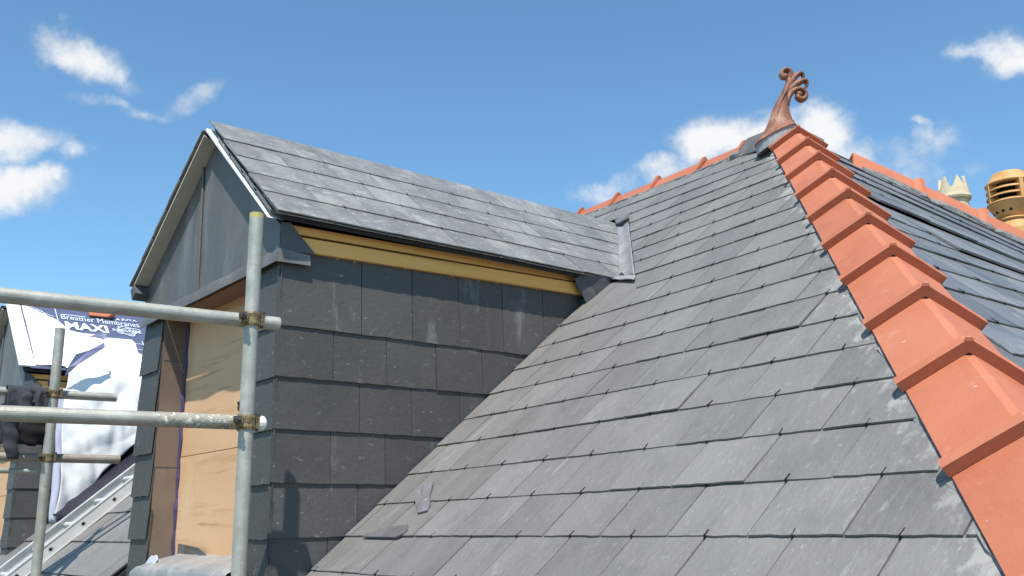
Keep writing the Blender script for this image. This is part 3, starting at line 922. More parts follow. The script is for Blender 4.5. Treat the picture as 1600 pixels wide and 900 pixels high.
def dormer(off, label, finished):
    off = V(off)
    root = thing('dormer', V((-4.2, FRONT, -.37)) + off, label, 'dormer')
    P = lambda x, y, z: V((x, y, z)) + off
    floor_z = (lambda x, y: z_of_f(x, y) - .05) if finished else (lambda x, y: P2.z + .8481 * (y - P2.y) - .05 - off.z)
    # cheek wall, with the slates that clad it
    mb = MB(); x = CHX - .022
    yb = 3.36
    mb.prism([P(x, FRONT + .03, floor_z(x, FRONT) - .1), P(x, yb, floor_z(x, yb) - .1), P(x, yb, 1.19), P(x, FRONT + .03, 1.17)], (-.05, 0, 0))
    cheek = mb.build('cheek', 'underlay', root)
    to3 = lambda u, v, h: P(CHX - .016 + h, u, v)
    joint0 = 1.956
    nails = MB()
    for r in range(1, 8):
        zb = RZ[r]; bot = (lambda b: lambda u: b)(zb)
        top = 1.115 if r == 1 else zb + .36
        js = [FRONT - .004] + [joint0 + .25 * (i - (0 if r % 2 else .5)) for i in range(0, 8)]
        js = [js[0]] + [j for j in js[1:] if j > FRONT + .1]
        for a, b in zip(js, js[1:]):
            if not finished and a > 2.0: continue
            top_ = top + .022 * (a - 1.6) if r == 1 else top
            poly = [(a + .0015, zb), (b - .0015, zb), (b - .0015, top_), (a + .0015, top_)]
            if finished:
                # stop at the main slope: v >= z of slope at that y
                z0 = z_of_f(CHX, 0); sl = (z_of_f(CHX, 1) - z0)
                poly = clip(poly, -sl, 1, -z0 + .02)
            else:
                poly = clip(poly, -.8481, 1, .8481 * P2.y - P2.z + off.z + .02)
            if finished and r == 1: poly = clip(poly, -1, 0, 3.205)
            if len(poly) < 3 or area(poly) < .003: continue
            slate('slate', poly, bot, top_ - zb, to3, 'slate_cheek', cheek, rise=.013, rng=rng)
            if r == 1:
                for yy in (a + .03 if a > 1.7 else a + .26, b - .035):
                    nails.tube(to3(yy, top_ - .035 + .0, .006), to3(yy, top_ - .035, .0095), .0045, n=8)
    if nails.v: tag(nails.build('copper_nail', 'copper_nail', cheek), kind='stuff')
    # left cheek
    mb = MB(); x = -4.955
    mb.prism([P(x, FRONT + .03, floor_z(x, FRONT) - .1), P(x, yb, floor_z(x, yb) - .1), P(x, yb, 1.2), P(x, FRONT + .03, 1.2)], (.05, 0, 0))
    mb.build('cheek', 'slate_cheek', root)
    # front piers and their slates
    for x0, x1, lean in ((-3.60, CHX + .001, 0), (-4.985, -4.725, .03)):
        mb = MB(); mb.box(P(x0 + .02, FRONT + .018, -.55), P(x1 - .02, FRONT + .12, 1.03)); pier = mb.build('pier', 'underlay', root)
        to3p = lambda u, v, h: P(u, FRONT + .016 - h, v)
        for r in range(1, 8):
            zb = RZ[r] - .004; bot = (lambda b: lambda u: b)(zb); top = 1.075 if r == 1 else zb + .34
            sh = rng.uniform(-.006, .006) + lean * max(0, (.8 - zb))
            poly = [(x0 + sh, zb), (x1 + (0 if lean == 0 else sh * .6), zb), (x1 + (0 if lean == 0 else sh * .6), top), (x0 + sh, top)]
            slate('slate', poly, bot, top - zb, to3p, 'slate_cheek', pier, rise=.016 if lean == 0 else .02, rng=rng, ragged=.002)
    # window opening: reveal, boarding, sill, lintel
    mb = MB(); mb.box(P(-4.735, FRONT + .012, -.20), P(-4.716, 1.735, 1.03)); rev = mb.build('reveal', 'lead_reveal_ply_glow', root)
    mb = MB()
    for zs in (.82, .30): mb.box(P(-4.7158, FRONT + .02, zs), P(-4.7135, 1.715, zs + .004))
    mb.build('lap_joint', 'lead', rev)
    mb = MB(); mb.box(P(-3.60, FRONT + .012, -.20), P(-3.585, 1.735, 1.03)); mb.build('reveal', 'lead_reveal_ply_glow', root)
    mb = MB(); mb.box(P(-4.715, 1.722, .352), P(-3.58, 1.737, 1.05)); mb.build('plywood_board', 'plywood', root)
    mb = MB(); mb.box(P(-4.715, 1.720, -.23), P(-3.58, 1.735, .348)); mb.build('plywood_board', 'plywood', root)
    mb = MB()
    pts = []
    for i in range(25):
        t = i / 24; pts.append((-4.712 + .004 * math.sin(i * 1.7), 1.712 + .003 * math.sin(i * 2.3), -.14 + 1.16 * t))
    mb.sweep([P(*p) for p in pts], [(.006 + .003 * abs(math.sin(i * .9)), .004) for i in range(25)], n=6)
    mb.build('membrane_edge', 'membrane_purple', root)
    mb = MB(); mb.box(P(-4.72, FRONT + .02, 1.035), P(-3.58, 1.80, 1.06)); lint = mb.build('lintel', 'lintel_timber', root)
    # sill dressed in lead
    mb = MB()
    def sill(s, t):
        xx = -4.71 + 1.10 * s
        prof = [(1.735, -.098), (1.70, -.108), (1.62, -.125), (1.56, -.140), (1.528, -.152), (1.515, -.17), (1.512, -.25), (1.520, -.45)]
        k = t * (len(prof) - 1); i = min(int(k), len(prof) - 2); f = k - i
        y = prof[i][0] + (prof[i + 1][0] - prof[i][0]) * f; z = prof[i][1] + (prof[i + 1][1] - prof[i][1]) * f
        n = mnoise.noise(V((xx * 6, t * 5, 1.3))) * .012 + mnoise.noise(V((xx * 17, t * 11, 4.3))) * .004
        edge = .05 * max(0, (.10 - s) / .10) ** 2
        return P(xx, y - n * .6, z + n - edge * t)
    mb.grid(sill, 40, 21)
    mb.build('sill', 'lead_pale' if finished else 'lead', root, smooth=True, solid=.004)
    mb = MB()
    def rag(s, t):
        n = mnoise.noise(V((s * 4, t * 3, 7.7))) * .02
        return P(-4.705 + .13 * s, 1.60 - .06 * t + n * .5, -.118 - .10 * t + n * .7 + .012 * math.sin(s * 3))
    mb.grid(rag, 10, 8); mb.build('membrane_scrap', 'membrane_lilac', root, smooth=True, solid=.002)
    mb = MB(); mb.prism([P(-4.64, 1.712, -.112), P(-4.64, 1.712, -.058), P(-4.36, 1.700, -.075), P(-4.28, 1.70, -.095), P(-4.24, 1.70, -.112)], (0, -.004, 0))
    mb.build('lead_offcut', 'lead', root)
    # gable dressed in lead: two sheets with a welt between them
    apex = (-4.165, 1.815)
    gy = FRONT - .004
    mb = MB(); mb.prism([P(-4.24, gy, 1.075), P(CHX - .002, gy, 1.065), P(CHX - .002, gy, 1.175), P(-4.13, gy, 1.775), P(-4.24, gy, 1.715)], (0, .02, 0))
    mb.build('gable_sheet', 'lead', root)
    mb = MB(); mb.prism([P(-5.0, gy + .003, 1.085), P(-4.243, gy + .003, 1.075), P(-4.243, gy + .003, 1.715), P(-5.0, gy + .003, 1.235)], (0, .02, 0))
    mb.build('gable_sheet', 'lead', root)
    mb = MB()
    mb.sweep([P(-4.242 - .03 * t, gy - .004, 1.02 + .72 * t) for t in [i / 10 for i in range(11)]], [(.006, .005)] * 11, n=8)
    mb.build('welt', 'lead', root, smooth=True)
    # apron flashing along the foot of the gable, returned round the corner
    mb = MB(); n = 26
    rows = []
    for i in range(n + 1):
        t = i / n; xx = -4.99 + (CHX + 4.99 + .012) * t
        wv = mnoise.noise(V((xx * 5, 2, 2))) * .006
        rows.append([P(xx, gy - .006, 1.078 + wv), P(xx, gy - .016 + wv * .5, 1.05), P(xx, gy - .022 + wv, 1.022 - .002 + wv * .4), P(xx, gy - .016 + wv, 1.020 + wv * .4), P(xx, gy + .004, 1.07)])
    mb.loft(rows); mb.build('apron', 'lead', root)
    mb = MB()
    mb.prism([P(CHX + .014, gy - .018, 1.020), P(CHX + .018, 1.705, 1.022), P(CHX + .013, 1.705, 1.066), P(CHX + .012, gy - .008, 1.076)], (.005, 0, 0))
    mb.build('apron', 'lead', root)
    # clips
    for xx in (-4.78, -3.63):
        mb = MB(); mb.box(P(xx, gy - .012, 1.07), P(xx + .035, gy - .004, 1.115) if xx > -4 else P(xx + .008, gy - .004, 1.12)); mb.build('lead_clip', 'lead', root)
    # folded lead at the corner of the eaves
    mb = MB(); mb.prism([P(CHX + .004, FRONT - .004, 1.068), P(CHX + .022, 1.722, 1.073), P(CHX + .019, 1.655, 1.138), P(CHX + .018, 1.612, 1.186), P(CHX + .004, FRONT - .004, 1.186)], (.006, 0, 0))
    mb.build('corner_flap', 'lead_dark', root)
    # eaves timbers
    end = 3.32
    for (y0a, y0b, z0, z1, xo, dz) in ((1.70, 1.655, 1.080, 1.137, .010, .034), (1.640, 1.612, 1.151, 1.185, -.002, .030)):
        mb = MB()
        a = [P(CHX + xo, y0a, z0), P(CHX + xo, y0b, z1), P(CHX + xo, end, z1 + dz), P(CHX + xo, end, z0 + dz)]
        mb.prism(a, (-.035, 0, 0)); mb.build('eaves_timber', 'timber', root)
    # roof: right and left slopes
    vt = .062
    mb = MB()
    if finished:
        mb.prism([P(*on_d(1.56, -.935, -.012)), P(*on_d(3.43, -.935, -.012)), P(*on_d(4.20, vt, -.012)), P(*on_d(1.56, vt, -.012))], DN * -.018)
    else:
        mb.prism([P(*on_d(1.56, -.92, -.012)), P(*on_d(3.7, -.92, -.012)), P(*on_d(4.3, vt, -.012)), P(*on_d(1.56, vt, -.012))], DN * -.018)
    right = mb.build('right_slope', 'underlay', root)
    if finished:
        hk = MB()
        for d in range(1, 6):
            vb = -DG * d; bot = (lambda b: lambda u: b)(vb)
            L = .385 if d > 2 else (vt - vb)
            j0 = D0.y + (.5 if d % 2 else 0) * .25
            js = [1.522 + .004 * rng.random()] + [j0 + .25 * i for i in range(0, 12)]
            js = [js[0]] + [j for j in js[1:] if j > js[0] + .12]
            td = lambda u, v, h: P(*on_d(u, v, h))
            for a, b in zip(js, js[1:]):
                poly = [(a + .0012, vb), (b - .0012, vb), (b - .0012, vb + L), (a + .0012, vb + L)]
                poly = clip(poly, -1, .796, 3.431 + .918 * .796 - .012)
                if len(poly) < 3 or area(poly) < .004: continue
                slate('slate', poly, bot, L + .1, td, 'slate_roof_dormer', right, rise=.0112, rng=rng)
                m_ = (a + b) / 2
                if d < 5 and a > 1.6 and m_ < 3.431 + (vb + .918) * .796 - .05: hook_into(hk, m_, vb, td)
        # tail of the under-eaves course
        for j in range(8):
            a = 1.53 + .25 * j; b = min(a + .248, 3.43)
            if b - a < .05: continue
            poly = [(a, -DG * 5 + .004), (b, -DG * 5 + .004), (b, -.76), (a, -.76)]
            slate('slate', poly, (lambda u: -DG * 5 + .004), .4, lambda u, v, h: P(*on_d(u, v, h - .010)), 'slate_roof_dormer', right, rise=.008, rng=rng)
        tag(hk.build('hook_wire', 'hook_wire', right), kind='stuff')
        # the verge: white trim strip and the ends of the layers above it
        mb = MB(); mb.prism([P(*on_d(1.5195, -.90, -.046)), P(*on_d(1.5195, .055, -.043)), P(*on_d(1.5195, .055, -.030)), P(*on_d(1.5195, -.20, -.034)), P(*on_d(1.5195, -.75, -.043))], (0, .075, 0))
        mb.build('verge_trim', 'white_plastic', root)
        for d in range(1, 5):
            mb = MB(); mb.prism([P(*on_d(1.529, -DG * d - .12, -.030)), P(*on_d(1.529, -DG * d + .10, -.024)), P(*on_d(1.529, -DG * d + .10, -.013)), P(*on_d(1.529, -DG * d - .12, -.017))], (0, .20, 0))
            mb.build('undercloak', 'slate_roof_dormer', root)
    # left slope: shallower, seen only along its verge
    rx, rz = -4.125, 1.812
    lx, lz = -5.035, 1.236
    ldir = V((rx - lx, 0, rz - lz)).normalized(); lnor = V((-ldir.z, 0, ldir.x)); ln_ = math.hypot(rx - lx, rz - lz)
    tl = lambda y, v, h=0.0: P(lx, y, lz) + ldir * v + lnor * h
    mb = MB(); mb.prism([tl(1.525, .03, -.004), tl(4.1, .03, -.004), tl(4.1, ln_, -.004), tl(1.525, ln_, -.004)], lnor * -.012)
    left = mb.build('left_slope', 'underlay', root)
    fld = MB()
    for d in range(5):
        vb = .20 * d; bot = (lambda b: lambda u: b)(vb); L = min(.36, ln_ - vb)
        for j in range(10):
            a = 1.508 + .25 * j - (.125 if d % 2 else 0); b = a + .248; a = max(a, 1.508)
            poly = [(a, vb), (b, vb), (b, vb + L), (a, vb + L)]
            if j == 0: slate('slate', poly, bot, L + .05, tl, 'slate', left, rise=.016, rng=rng)
            else: slate_into(fld, poly, bot, L + .05, tl, rise=.016, rng=rng)
    tag(fld.build('slate_field', 'slate', left), kind='stuff')
    mb = MB(); mb.prism([tl(1.514, .06, -.018), tl(1.514, ln_ - .01, -.018), tl(1.64, ln_ - .06, -.018), tl(1.64, .06, -.018)], lnor * -.009)
    mb.build('soffit_board', 'cream_board', root)
    mb = MB(); mb.prism([tl(1.512, .0, -.018), tl(1.512, .055, -.018), tl(3.6, .055, -.018), tl(3.6, .0, -.018)], lnor * -.065)
    mb.build('eaves_board', 'lead_dark', root)
    return root


dormer1 = dormer((0, 0, 0), 'slate clad dormer with lead gable and plywood window behind the scaffold pole', True)
dormer2 = dormer(SPACING, 'unfinished dormer at the far left, its roof still under blue printed membrane', False)

# lead flashing where the dormer roof meets the main slope
mb = MB()
def valley(s, t):
    a = V((-4.10, 4.205, 1.862)).lerp(V((-3.345, 3.425, 1.232)), t)
    b = on_f(-2.313, 2.345, .024).lerp(on_f(-1.36, 1.27, .024), t)
    n = mnoise.noise(V((s * 3, t * 9, .4))) * .006
    p = a.lerp(b, s) + FN * (n + .012 * math.sin(math.pi * s) * -1)
    return p
mb.grid(valley, 10, 24)
mb.build('valley_flashing', 'lead_pale', dormer1, smooth=True, solid=.004)
mb = MB()
def foot(s, t):
    a = V((-3.345, 3.425, 1.236)).lerp(on_f(-1.36, 1.27, .027), s)
    b = V((CHX + .085, 3.335, z_of_f(CHX + .085, 3.335) + .03)).lerp(on_f(-1.31, 1.205, .026), s)
    n = mnoise.noise(V((s * 4, t * 4, 5.4))) * .005
    return a.lerp(b, t) + FN * n
mb.grid(foot, 10, 8)
mb.build('valley_flashing', 'lead_pale', dormer1, smooth=True, solid=.004)
mb = MB()
def cap(s, t):
    a = V((-4.13, 4.22, 1.885)).lerp(on_f(-2.30, 2.36, .034), s)
    b = V((-4.02, 4.12, 1.808)).lerp(on_f(-2.20, 2.245, .032), s)
    return a.lerp(b, t) + FN * (.008 + mnoise.noise(V((s * 4, t * 4, 9.4))) * .006)
mb.grid(cap, 8, 6)
mb.build('saddle_flashing', 'lead', dormer1, smooth=True, solid=.005)
# folded lead closing the end of the eaves
mb = MB()
def fold(s, t):
    y = 3.14 + .30 * s
    x = CHX + .055 + .035 * math.sin(s * math.pi) - .02 * t
    z = 1.215 - .015 * s - (.085 + .055 * s) * t
    return V((x, y, z))
mb.grid(fold, 8, 6)
mb.build('eaves_closer', 'lead_dark', dormer1, smooth=True, solid=.004)
mb = MB(); mb.prism([V((CHX + .045, 3.12, 1.175)), V((CHX + .055, 3.17, 1.205)), V((CHX + .075, 3.275, 1.06)), V((CHX + .05, 3.205, 1.035))], (.004, .003, 0))
mb.build('eaves_closer', 'lead_dark', dormer1)
mb = MB(); mb.box((CHX - .012, 3.212, 1.02), (CHX - .006, 3.275, 1.095)); mb.build('tape', 'green_tape', dormer1)

# ------------------------------------------------------------------ membrane over the unfinished dormer
S = SPACING
memb = thing('roofing_membrane', on_d(2.4, -.4, .01, S), 'dark blue printed breather membrane laid over the far dormer roof', 'membrane')
mb = MB()
mb.grid(lambda s, t: on_d(1.60 + 2.3 * s, .055 - .98 * t, .006 + .004 * mnoise.noise(V((s * 9, t * 5, 3))), S), 40, 20)
sheet = mb.build('sheet', 'membrane_blue', memb, smooth=True, solid=.002)


def lettering(name, body, y0, y1, v0, v1, bold=0.0, shear=0.0):
    cu = bpy.data.curves.new(name, 'FONT'); cu.body = body; cu.offset = bold; cu.shear = shear; cu.size = 1.0; cu.resolution_u = 2
    tmp = bpy.data.objects.new('tmp', cu); C.objects.link(tmp)
    dg = bpy.context.evaluated_depsgraph_get()
    me = bpy.data.meshes.new_from_object(tmp.evaluated_get(dg))
    bpy.data.objects.remove(tmp)
    xs = [v.co.x for v in me.vertices]; ys = [v.co.y for v in me.vertices]
    mb = MB()
    for v in me.vertices:
        a = (v.co.x - min(xs)) / (max(xs) - min(xs)); b = (v.co.y - min(ys)) / (max(ys) - min(ys))
        mb.v.append(on_d(y0 + (y1 - y0) * a, v0 + (v1 - v0) * b, .0128, S))
    mb.f = [list(p.vertices) for p in me.polygons]
    bpy.data.meshes.remove(me)
    return mb.build(name, 'membrane_print', sheet)


lettering('lettering', 'Breather Membranes', 1.916, 2.530, -.150, -.075)
lettering('lettering', 'MAXI', 1.930, 2.257, -.305, -.183, bold=.035)
lettering('lettering', 'INTEGRATE', 2.294, 2.523, -.255, -.215, bold=.01)
lettering('lettering', 'JUTA', 2.395, 2.527, -.066, -.030, bold=.02)
mb = MB()
mb.prism([on_d(2.330, -.064, .0125, S), on_d(2.385, -.064, .0125, S), on_d(2.375, -.034, .0125, S)], DN * .0006)
mb.build('logo', 'membrane_print', sheet)


def print_line(pts, w, name):
    mb = MB()
    P_ = [V((p[0], p[1], 0)) for p in pts]
    l, r = [], []
    for i, p in enumerate(P_):
        t = (P_[min(i + 1, len(P_) - 1)] - P_[max(i - 1, 0)]).normalized(); n = V((-t.y, t.x, 0)) * w
        l.append(mb.vert(on_d(p.x + n.x, p.y + n.y, .0126, S))); r.append(mb.vert(on_d(p.x - n.x, p.y - n.y, .0126, S)))
    for i in range(len(P_) - 1): mb.f.append([l[i], l[i + 1], r[i + 1], r[i]])
    return mb.build(name, 'membrane_print', sheet)


for cx, cy, a, b, ro in ((2.405, -.235, .085, .045, -1.0), (2.425, -.235, .10, .042, .35), (2.41, -.232, .065, .07, 1.1)):
    print_line([(cx + a * math.cos(q) * math.cos(ro) - b * math.sin(q) * math.sin(ro), cy + a * math.cos(q) * math.sin(ro) + b * math.sin(q) * math.cos(ro)) for q in [2 * math.pi * k / 32 for k in range(33)]], .0035, 'logo')
print_line([(1.885, .05), (1.88, -.9)], .003, 'seam_line')
for vv in (-.43, -.52, -.61):
    print_line([(2.44, vv), (3.6, vv)], .0028, 'seam_line')
for yy in (2.50, 2.62):
    print_line([(yy, -.38), (yy + .01, -.68)], .0028, 'seam_line')
print_line([(1.62, -.02), (1.75, -.05), (1.86, -.13)], .003, 'seam_line')
print_line([(1.66, .03), (1.78, -.06), (1.84, -.19)], .003, 'seam_line')
print_line([(1.93 + .012 * k, -.072 - .001 * (k % 3)) for k in range(16)], .0045, 'seam_line')

# verge board on the unfinished roof
vb_ = MB(); vb_.prism([on_d(1.525, -.91, .004, S), on_d(1.632, -.91, .004, S), on_d(1.622, .055, .004, S), on_d(1.525, .055, .004, S)], DN * .012)
vb_.build('verge_board', 'white_plastic', dormer2)

white = thing('white_sheet', V((-7.5, 2.2, .1)), 'white underside of loose membrane hanging down the far dormer cheek', 'sheet')


def interp(x, pts):
    if x <= pts[0][0]: return pts[0][1]
    for (a, b), (c, d) in zip(pts, pts[1:]):
        if x <= c: return b + (d - b) * (x - a) / (c - a)
    return pts[-1][1]


VTOP = [(1.60, .03), (1.72, -.04), (1.885, -.176), (1.95, -.33), (2.0, -.352), (2.15, -.352), (2.2, -.40), (2.42, -.575), (2.55, -.66), (2.75, -.80), (3.2, -.95)]
HEM = [(1.83, .075), (1.956, .150), (2.05, .30), (2.12, .41), (2.30, .60), (2.39, .668), (2.75, 1.0), (3.2, 1.3)]
EAVE = on_d(0, -.93, .02, S)


def sheet_pt(y, t, hang):
    v0 = interp(y, VTOP)
    if t < .4:
        k = t / .4
        p = on_d(y, v0 + (-.93 - v0) * k, .016 + .014 * math.sin(math.pi * k) + .018 * mnoise.noise(V((y * 7, k * 4, 2.2))), S)
        return p
    k = (t - .4) / .6
    z0 = EAVE.z + .01; z1 = interp(y, HEM) if hang else z0 - .02
    z = z0 + (z1 - z0) * k
    out = .03 + .16 * k ** .8 - .06 * k * k
    fold = .050 * mnoise.noise(V((y * 5.5 + z * 1.2, z * 1.9, 8.1))) + .022 * mnoise.noise(V((y * 15 + z * 3, z * 5.0, 3.1)))
    crease = .02 * abs(mnoise.noise(V((y * 4 - z * 5, y * 2, 5.5))))
    return V((EAVE.x + out * .75 + (fold + crease) * min(1, k * 4), y + .02 * mnoise.noise(V((z * 4, y * 3, 1.0))), z))


mb = MB(); mb.grid(lambda s, t: sheet_pt(1.84 + 1.2 * s, t, True), 90, 70)
main = mb.build('drape', 'membrane_white', white, smooth=True, solid=.002)
mb = MB(); mb.grid(lambda s, t: sheet_pt(1.635 + .204 * s, t * .38, False), 20, 24)
mb.build('drape', 'membrane_white', white, smooth=True, solid=.002)
# blue folded-back edges
mb = MB()
X3 = EAVE.x + .045
def fp(y, z, x=0.0): return V((X3 + x, y, z))
mb.f = []
quad = [fp(1.815, 1.10, .02), fp(1.825, 1.17, .05), fp(1.865, 1.265, .07), fp(1.95, 1.30, .08), fp(2.055, 1.372, .075), fp(2.06, 1.335, .085), fp(1.97, 1.265, .10), fp(1.88, 1.185, .09)]
mb.poly(quad); mb.build('turned_edge', 'membrane_fold', white, solid=.003)
mb = MB(); mb.poly([fp(1.95, 1.41, .035), fp(2.02, 1.44, .05), fp(2.075, 1.45, .06), fp(2.05, 1.385, .085), fp(2.03, 1.40, .06)])
mb.build('turned_edge', 'membrane_fold', white, solid=.003)
mb = MB()
mb.grid(lambda s, t: V((EAVE.x + .005 + .08 * (1 - t) + .02 * s + .012 * mnoise.noise(V((t * 6, s, 2))), 1.80 + .045 * s + .012 * mnoise.noise(V((t * 5, s * 2, 7))), .07 + .95 * t)), 4, 26)
mb.build('turned_edge', 'membrane_lilac', white, smooth=True, solid=.002)
mb = MB(); mb.prism([on_d(2.20, -.395, .020, S), on_d(2.415, -.385, .020, S), on_d(2.435, -.44, .020, S), on_d(2.425, -.60, .020, S), on_d(2.36, -.62, .020, S), on_d(2.25, -.52, .020, S)], DN * .001)
mb.build('patch', 'membrane_grey', white)
mb = MB(); mb.prism([on_d(2.425, -.592, .012, S), on_d(3.3, -.592, .012, S), on_d(3.3, -.612, .012, S), on_d(2.425, -.612, .012, S)], DN * .003)
mb.build('tape', 'green_tape', white)
# dark membrane turned out on to the slope under the sheet
mb = MB()
mb.grid(lambda s, t: on_f2(-7.52 + (.62 + .1 * math.sin(s * 5)) * t, .36 + 1.35 * s, .022 + .012 * mnoise.noise(V((s * 8, t * 3, 1))) + .10 * (1 - t) ** 3), 30, 8)
dk = mb.build('turned_out_membrane', 'membrane_black', None, smooth=True, solid=.002)
tag(dk, 'black membrane turned out on the slope below the white sheet, behind the ladder', 'membrane')

# the clay tile lying on the far dormer's ridge
rt = thing('spare_ridge_tile', on_d(2.25, .07, 0, S), 'single orange clay ridge tile sitting on the far dormer ridge', 'roof tile')
b, r = MB(), MB()
angular_tile(b, r, on_d(2.34, .06, .055, S), V((0, 1, 0)), V((.085, 0, -.07)), V((-.085, 0, -.07)), .20)
b.build('body', 'terracotta', rt); r.build('roll', 'terracotta', rt)

# ------------------------------------------------------------------ ladder lying on the slope
lad = thing('ladder', on_f2(-6.58, -.6, .03), 'aluminium ladder lying up the slates between the two dormers', 'ladder')
L0, L1 = -.75, 1.75
def lbox(mb, x0, x1, v0, v1, h0, h1):
    a = [on_f2(x0, v0, h0), on_f2(x1, v0, h0), on_f2(x1, v1, h0), on_f2(x0, v1, h0)]
    mb.prism(a, N2 * (h1 - h0))
RUNGS = [.49 + .2275 * i for i in range(-5, 6)]
for xr, sgn in ((-6.39, 1), (-6.775, -1)):
    mb = MB()
    lbox(mb, xr - .013, xr + .013, L0, L1, .022, .028)
    lbox(mb, xr - .013, xr + .013, L0, L1, .094, .100)
    xw = xr + (.005 if sgn > 0 else -.009)
    lbox(mb, xw, xw + .004, L0, L1, .0281, .046)
    lbox(mb, xw, xw + .004, L0, L1, .070, .0939)
    e = [L0] + [q + d for q in RUNGS for d in (-.012, .012)] + [L1]
    for a, b in zip(e[0::2], e[1::2]): lbox(mb, xw, xw + .004, a, b, .0461, .0699)
    mb.build('rail', 'aluminium', lad)
for q in RUNGS:
    mb = MB()
    out = [(-.014, -.008), (.0, -.015), (.014, -.008), (.014, .008), (.008, .014), (-.008, .014), (-.014, .008)]
    sec = lambda x, sc: [on_f2(x, q + a * sc, .058 + b * sc) for a, b in out]
    mb.loft([sec(-6.60, .75), sec(-6.785, .75), sec(-6.785, 1.0), sec(-6.381, 1.0), sec(-6.381, .75), sec(-6.56, .75)])
    mb.build('rung', 'aluminium', lad)

# ------------------------------------------------------------------ scaffolds
def coupler(parent, std, tr, tdir, r=.0242):
    """right-angle coupler: a forged band round each tube, hinge lugs, eye bolts and nuts"""
    std, tr, tdir = V(std), V(tr), V(tdir).normalized()
    Z = V((0, 0, 1)); X = V((1, 0, 0)); Y = V((0, 1, 0))
    mb = MB()

    def band(c, ax, hh):
        u = ax.orthogonal().normalized(); w_ = ax.cross(u)
        prof = [(.0246, -hh), (.0292, -hh), (.0312, -hh * .7), (.0298, -hh * .25), (.0298, hh * .25), (.0312, hh * .7), (.0292, hh), (.0246, hh)]
        mb.loft([[c + ax * z + (u * math.cos(2 * math.pi * i / 20) + w_ * math.sin(2 * math.pi * i / 20)) * rr for i in range(20)] for rr, z in prof])
    band(std, Z, .024); band(tr, tdir, .023)
    mid = (std + tr) / 2
    mb.prism([mid + V((-.012, -.026, -.024)), mid + V((.012, -.026, -.024)), mid + V((.012, .026, -.024)), mid + V((-.012, .026, -.024))], Z * .048)

    def lug(c, a, b2, d, sz):       # a block with axes a, b2, d
        mb.prism([c - a * sz[0] - b2 * sz[1] - d * sz[2], c + a * sz[0] - b2 * sz[1] - d * sz[2], c + a * sz[0] * .8 + b2 * sz[1] - d * sz[2], c - a * sz[0] * .8 + b2 * sz[1] - d * sz[2]], d * sz[2] * 2)
    lug(std + V((.010, -.036, 0)), X, -Y, Z, (.011, .010, .019))
    lug(std + V((.024, -.034, 0)), X, -Y, Z, (.006, .010, .016))
    lug(std + V((.006, .034, 0)), X, Y, Z, (.010, .007, .020))
    lug(tr + Z * .033, tdir, Z, X, (.015, .008, .012))
    lug(tr - Z * .033, tdir, -Z, X, (.015, .008, .014))
    c = mb.build('coupler', 'coupler_steel', parent)
    mb = MB(); p = std + V((.006, -.040, .0)); q = std + V((.060, -.050, .006)); d = (q - p).normalized()
    mb.tube(p, q, .0062, n=10); mb.tube(p + d * .030, p + d * .043, .0125, n=6); mb.tube(p + d * .026, p + d * .0298, .014, n=14)
    mb.build('eye_bolt', 'bolt_steel', c)
    mb = MB(); mb.tube(std + V((.004, .036, -.026)), std + V((.004, .036, .028)), .0055, n=8); mb.tube(std + V((.004, .036, .022)), std + V((.004, .036, .030)), .009, n=8)
    mb.build('hinge_pin', 'bolt_steel', c)
    mb = MB(); p = tr + V((.0, -.010, .030)); q = tr + V((.012, -.030, .066)); d = (q - p).normalized()
    mb.tube(p, q, .006, n=10); mb.tube(p + d * .014, p + d * .026, .012, n=6)
    mb.build('eye_bolt', 'bolt_steel', c)
    mb = MB(); p = tr + V((.0, -.008, -.028)); mb.tube(p, p + V((.004, -.004, -.026)), .008, n=8); mb.build('hinge_pin', 'bolt_steel', c)
    return c


SX, SY = -3.015, 1.311
sc1 = thing('scaffold_frame', (SX, SY, -7.2), 'near galvanised scaffold pole with two guard rails in front of the plywood window', 'scaffold', 'scaffold in front of the dormers')
mb = MB(); mb.tube((SX, SY, -7.2), (SX, SY, 1.048), .0242, n=24); std = mb.build('upright', 'galvanised', sc1, smooth=False)
mb = MB(); mb.tube((SX, SY, 1.0482), (SX, SY, 1.066), .0243, n=24); mb.build('painted_end', 'yellow_paint', std)
TD = V((.088, .996, 0)).normalized()
c1 = V((-3.071, 1.335, .697)); c2_ = V((-3.071, 1.330, .349))
mb = MB(); mb.tube(c1 - TD * 2.2, c1 + TD * .098, .0242, n=24, inner=.0205); mb.build('guard_rail', 'galvanised', sc1)
TD2 = V((.15, .9887, 0)).normalized()
mb = MB(); mb.tube(c2_ - TD2 * 2.2, c2_ - TD2 * .29, .0242, n=24); low = mb.build('guard_rail', 'galvanised', sc1)
mb = MB(); mb.tube(c2_ - TD2 * .2899, c2_ + TD2 * .03, .0246, n=24); mb.build('splashed_end', 'galvanised_splashed', low)
mb = MB()
mb.loft([[c2_ + TD2 * a + (V((1, 0, 0)) * math.cos(q) + V((0, 0, 1)) * math.sin(q)) * r_ for q in [2 * math.pi * k / 14 for k in range(14)]] for a, r_ in ((.031, .0245), (.05, .026), (.062, .0235), (.070, .014), (.072, .004))])
mb.build('end_cap', 'white_cap', low)
coupler(sc1, (SX, SY, .690), c1, TD)
coupler(sc1, (SX, SY, .343), c2_, TD2)

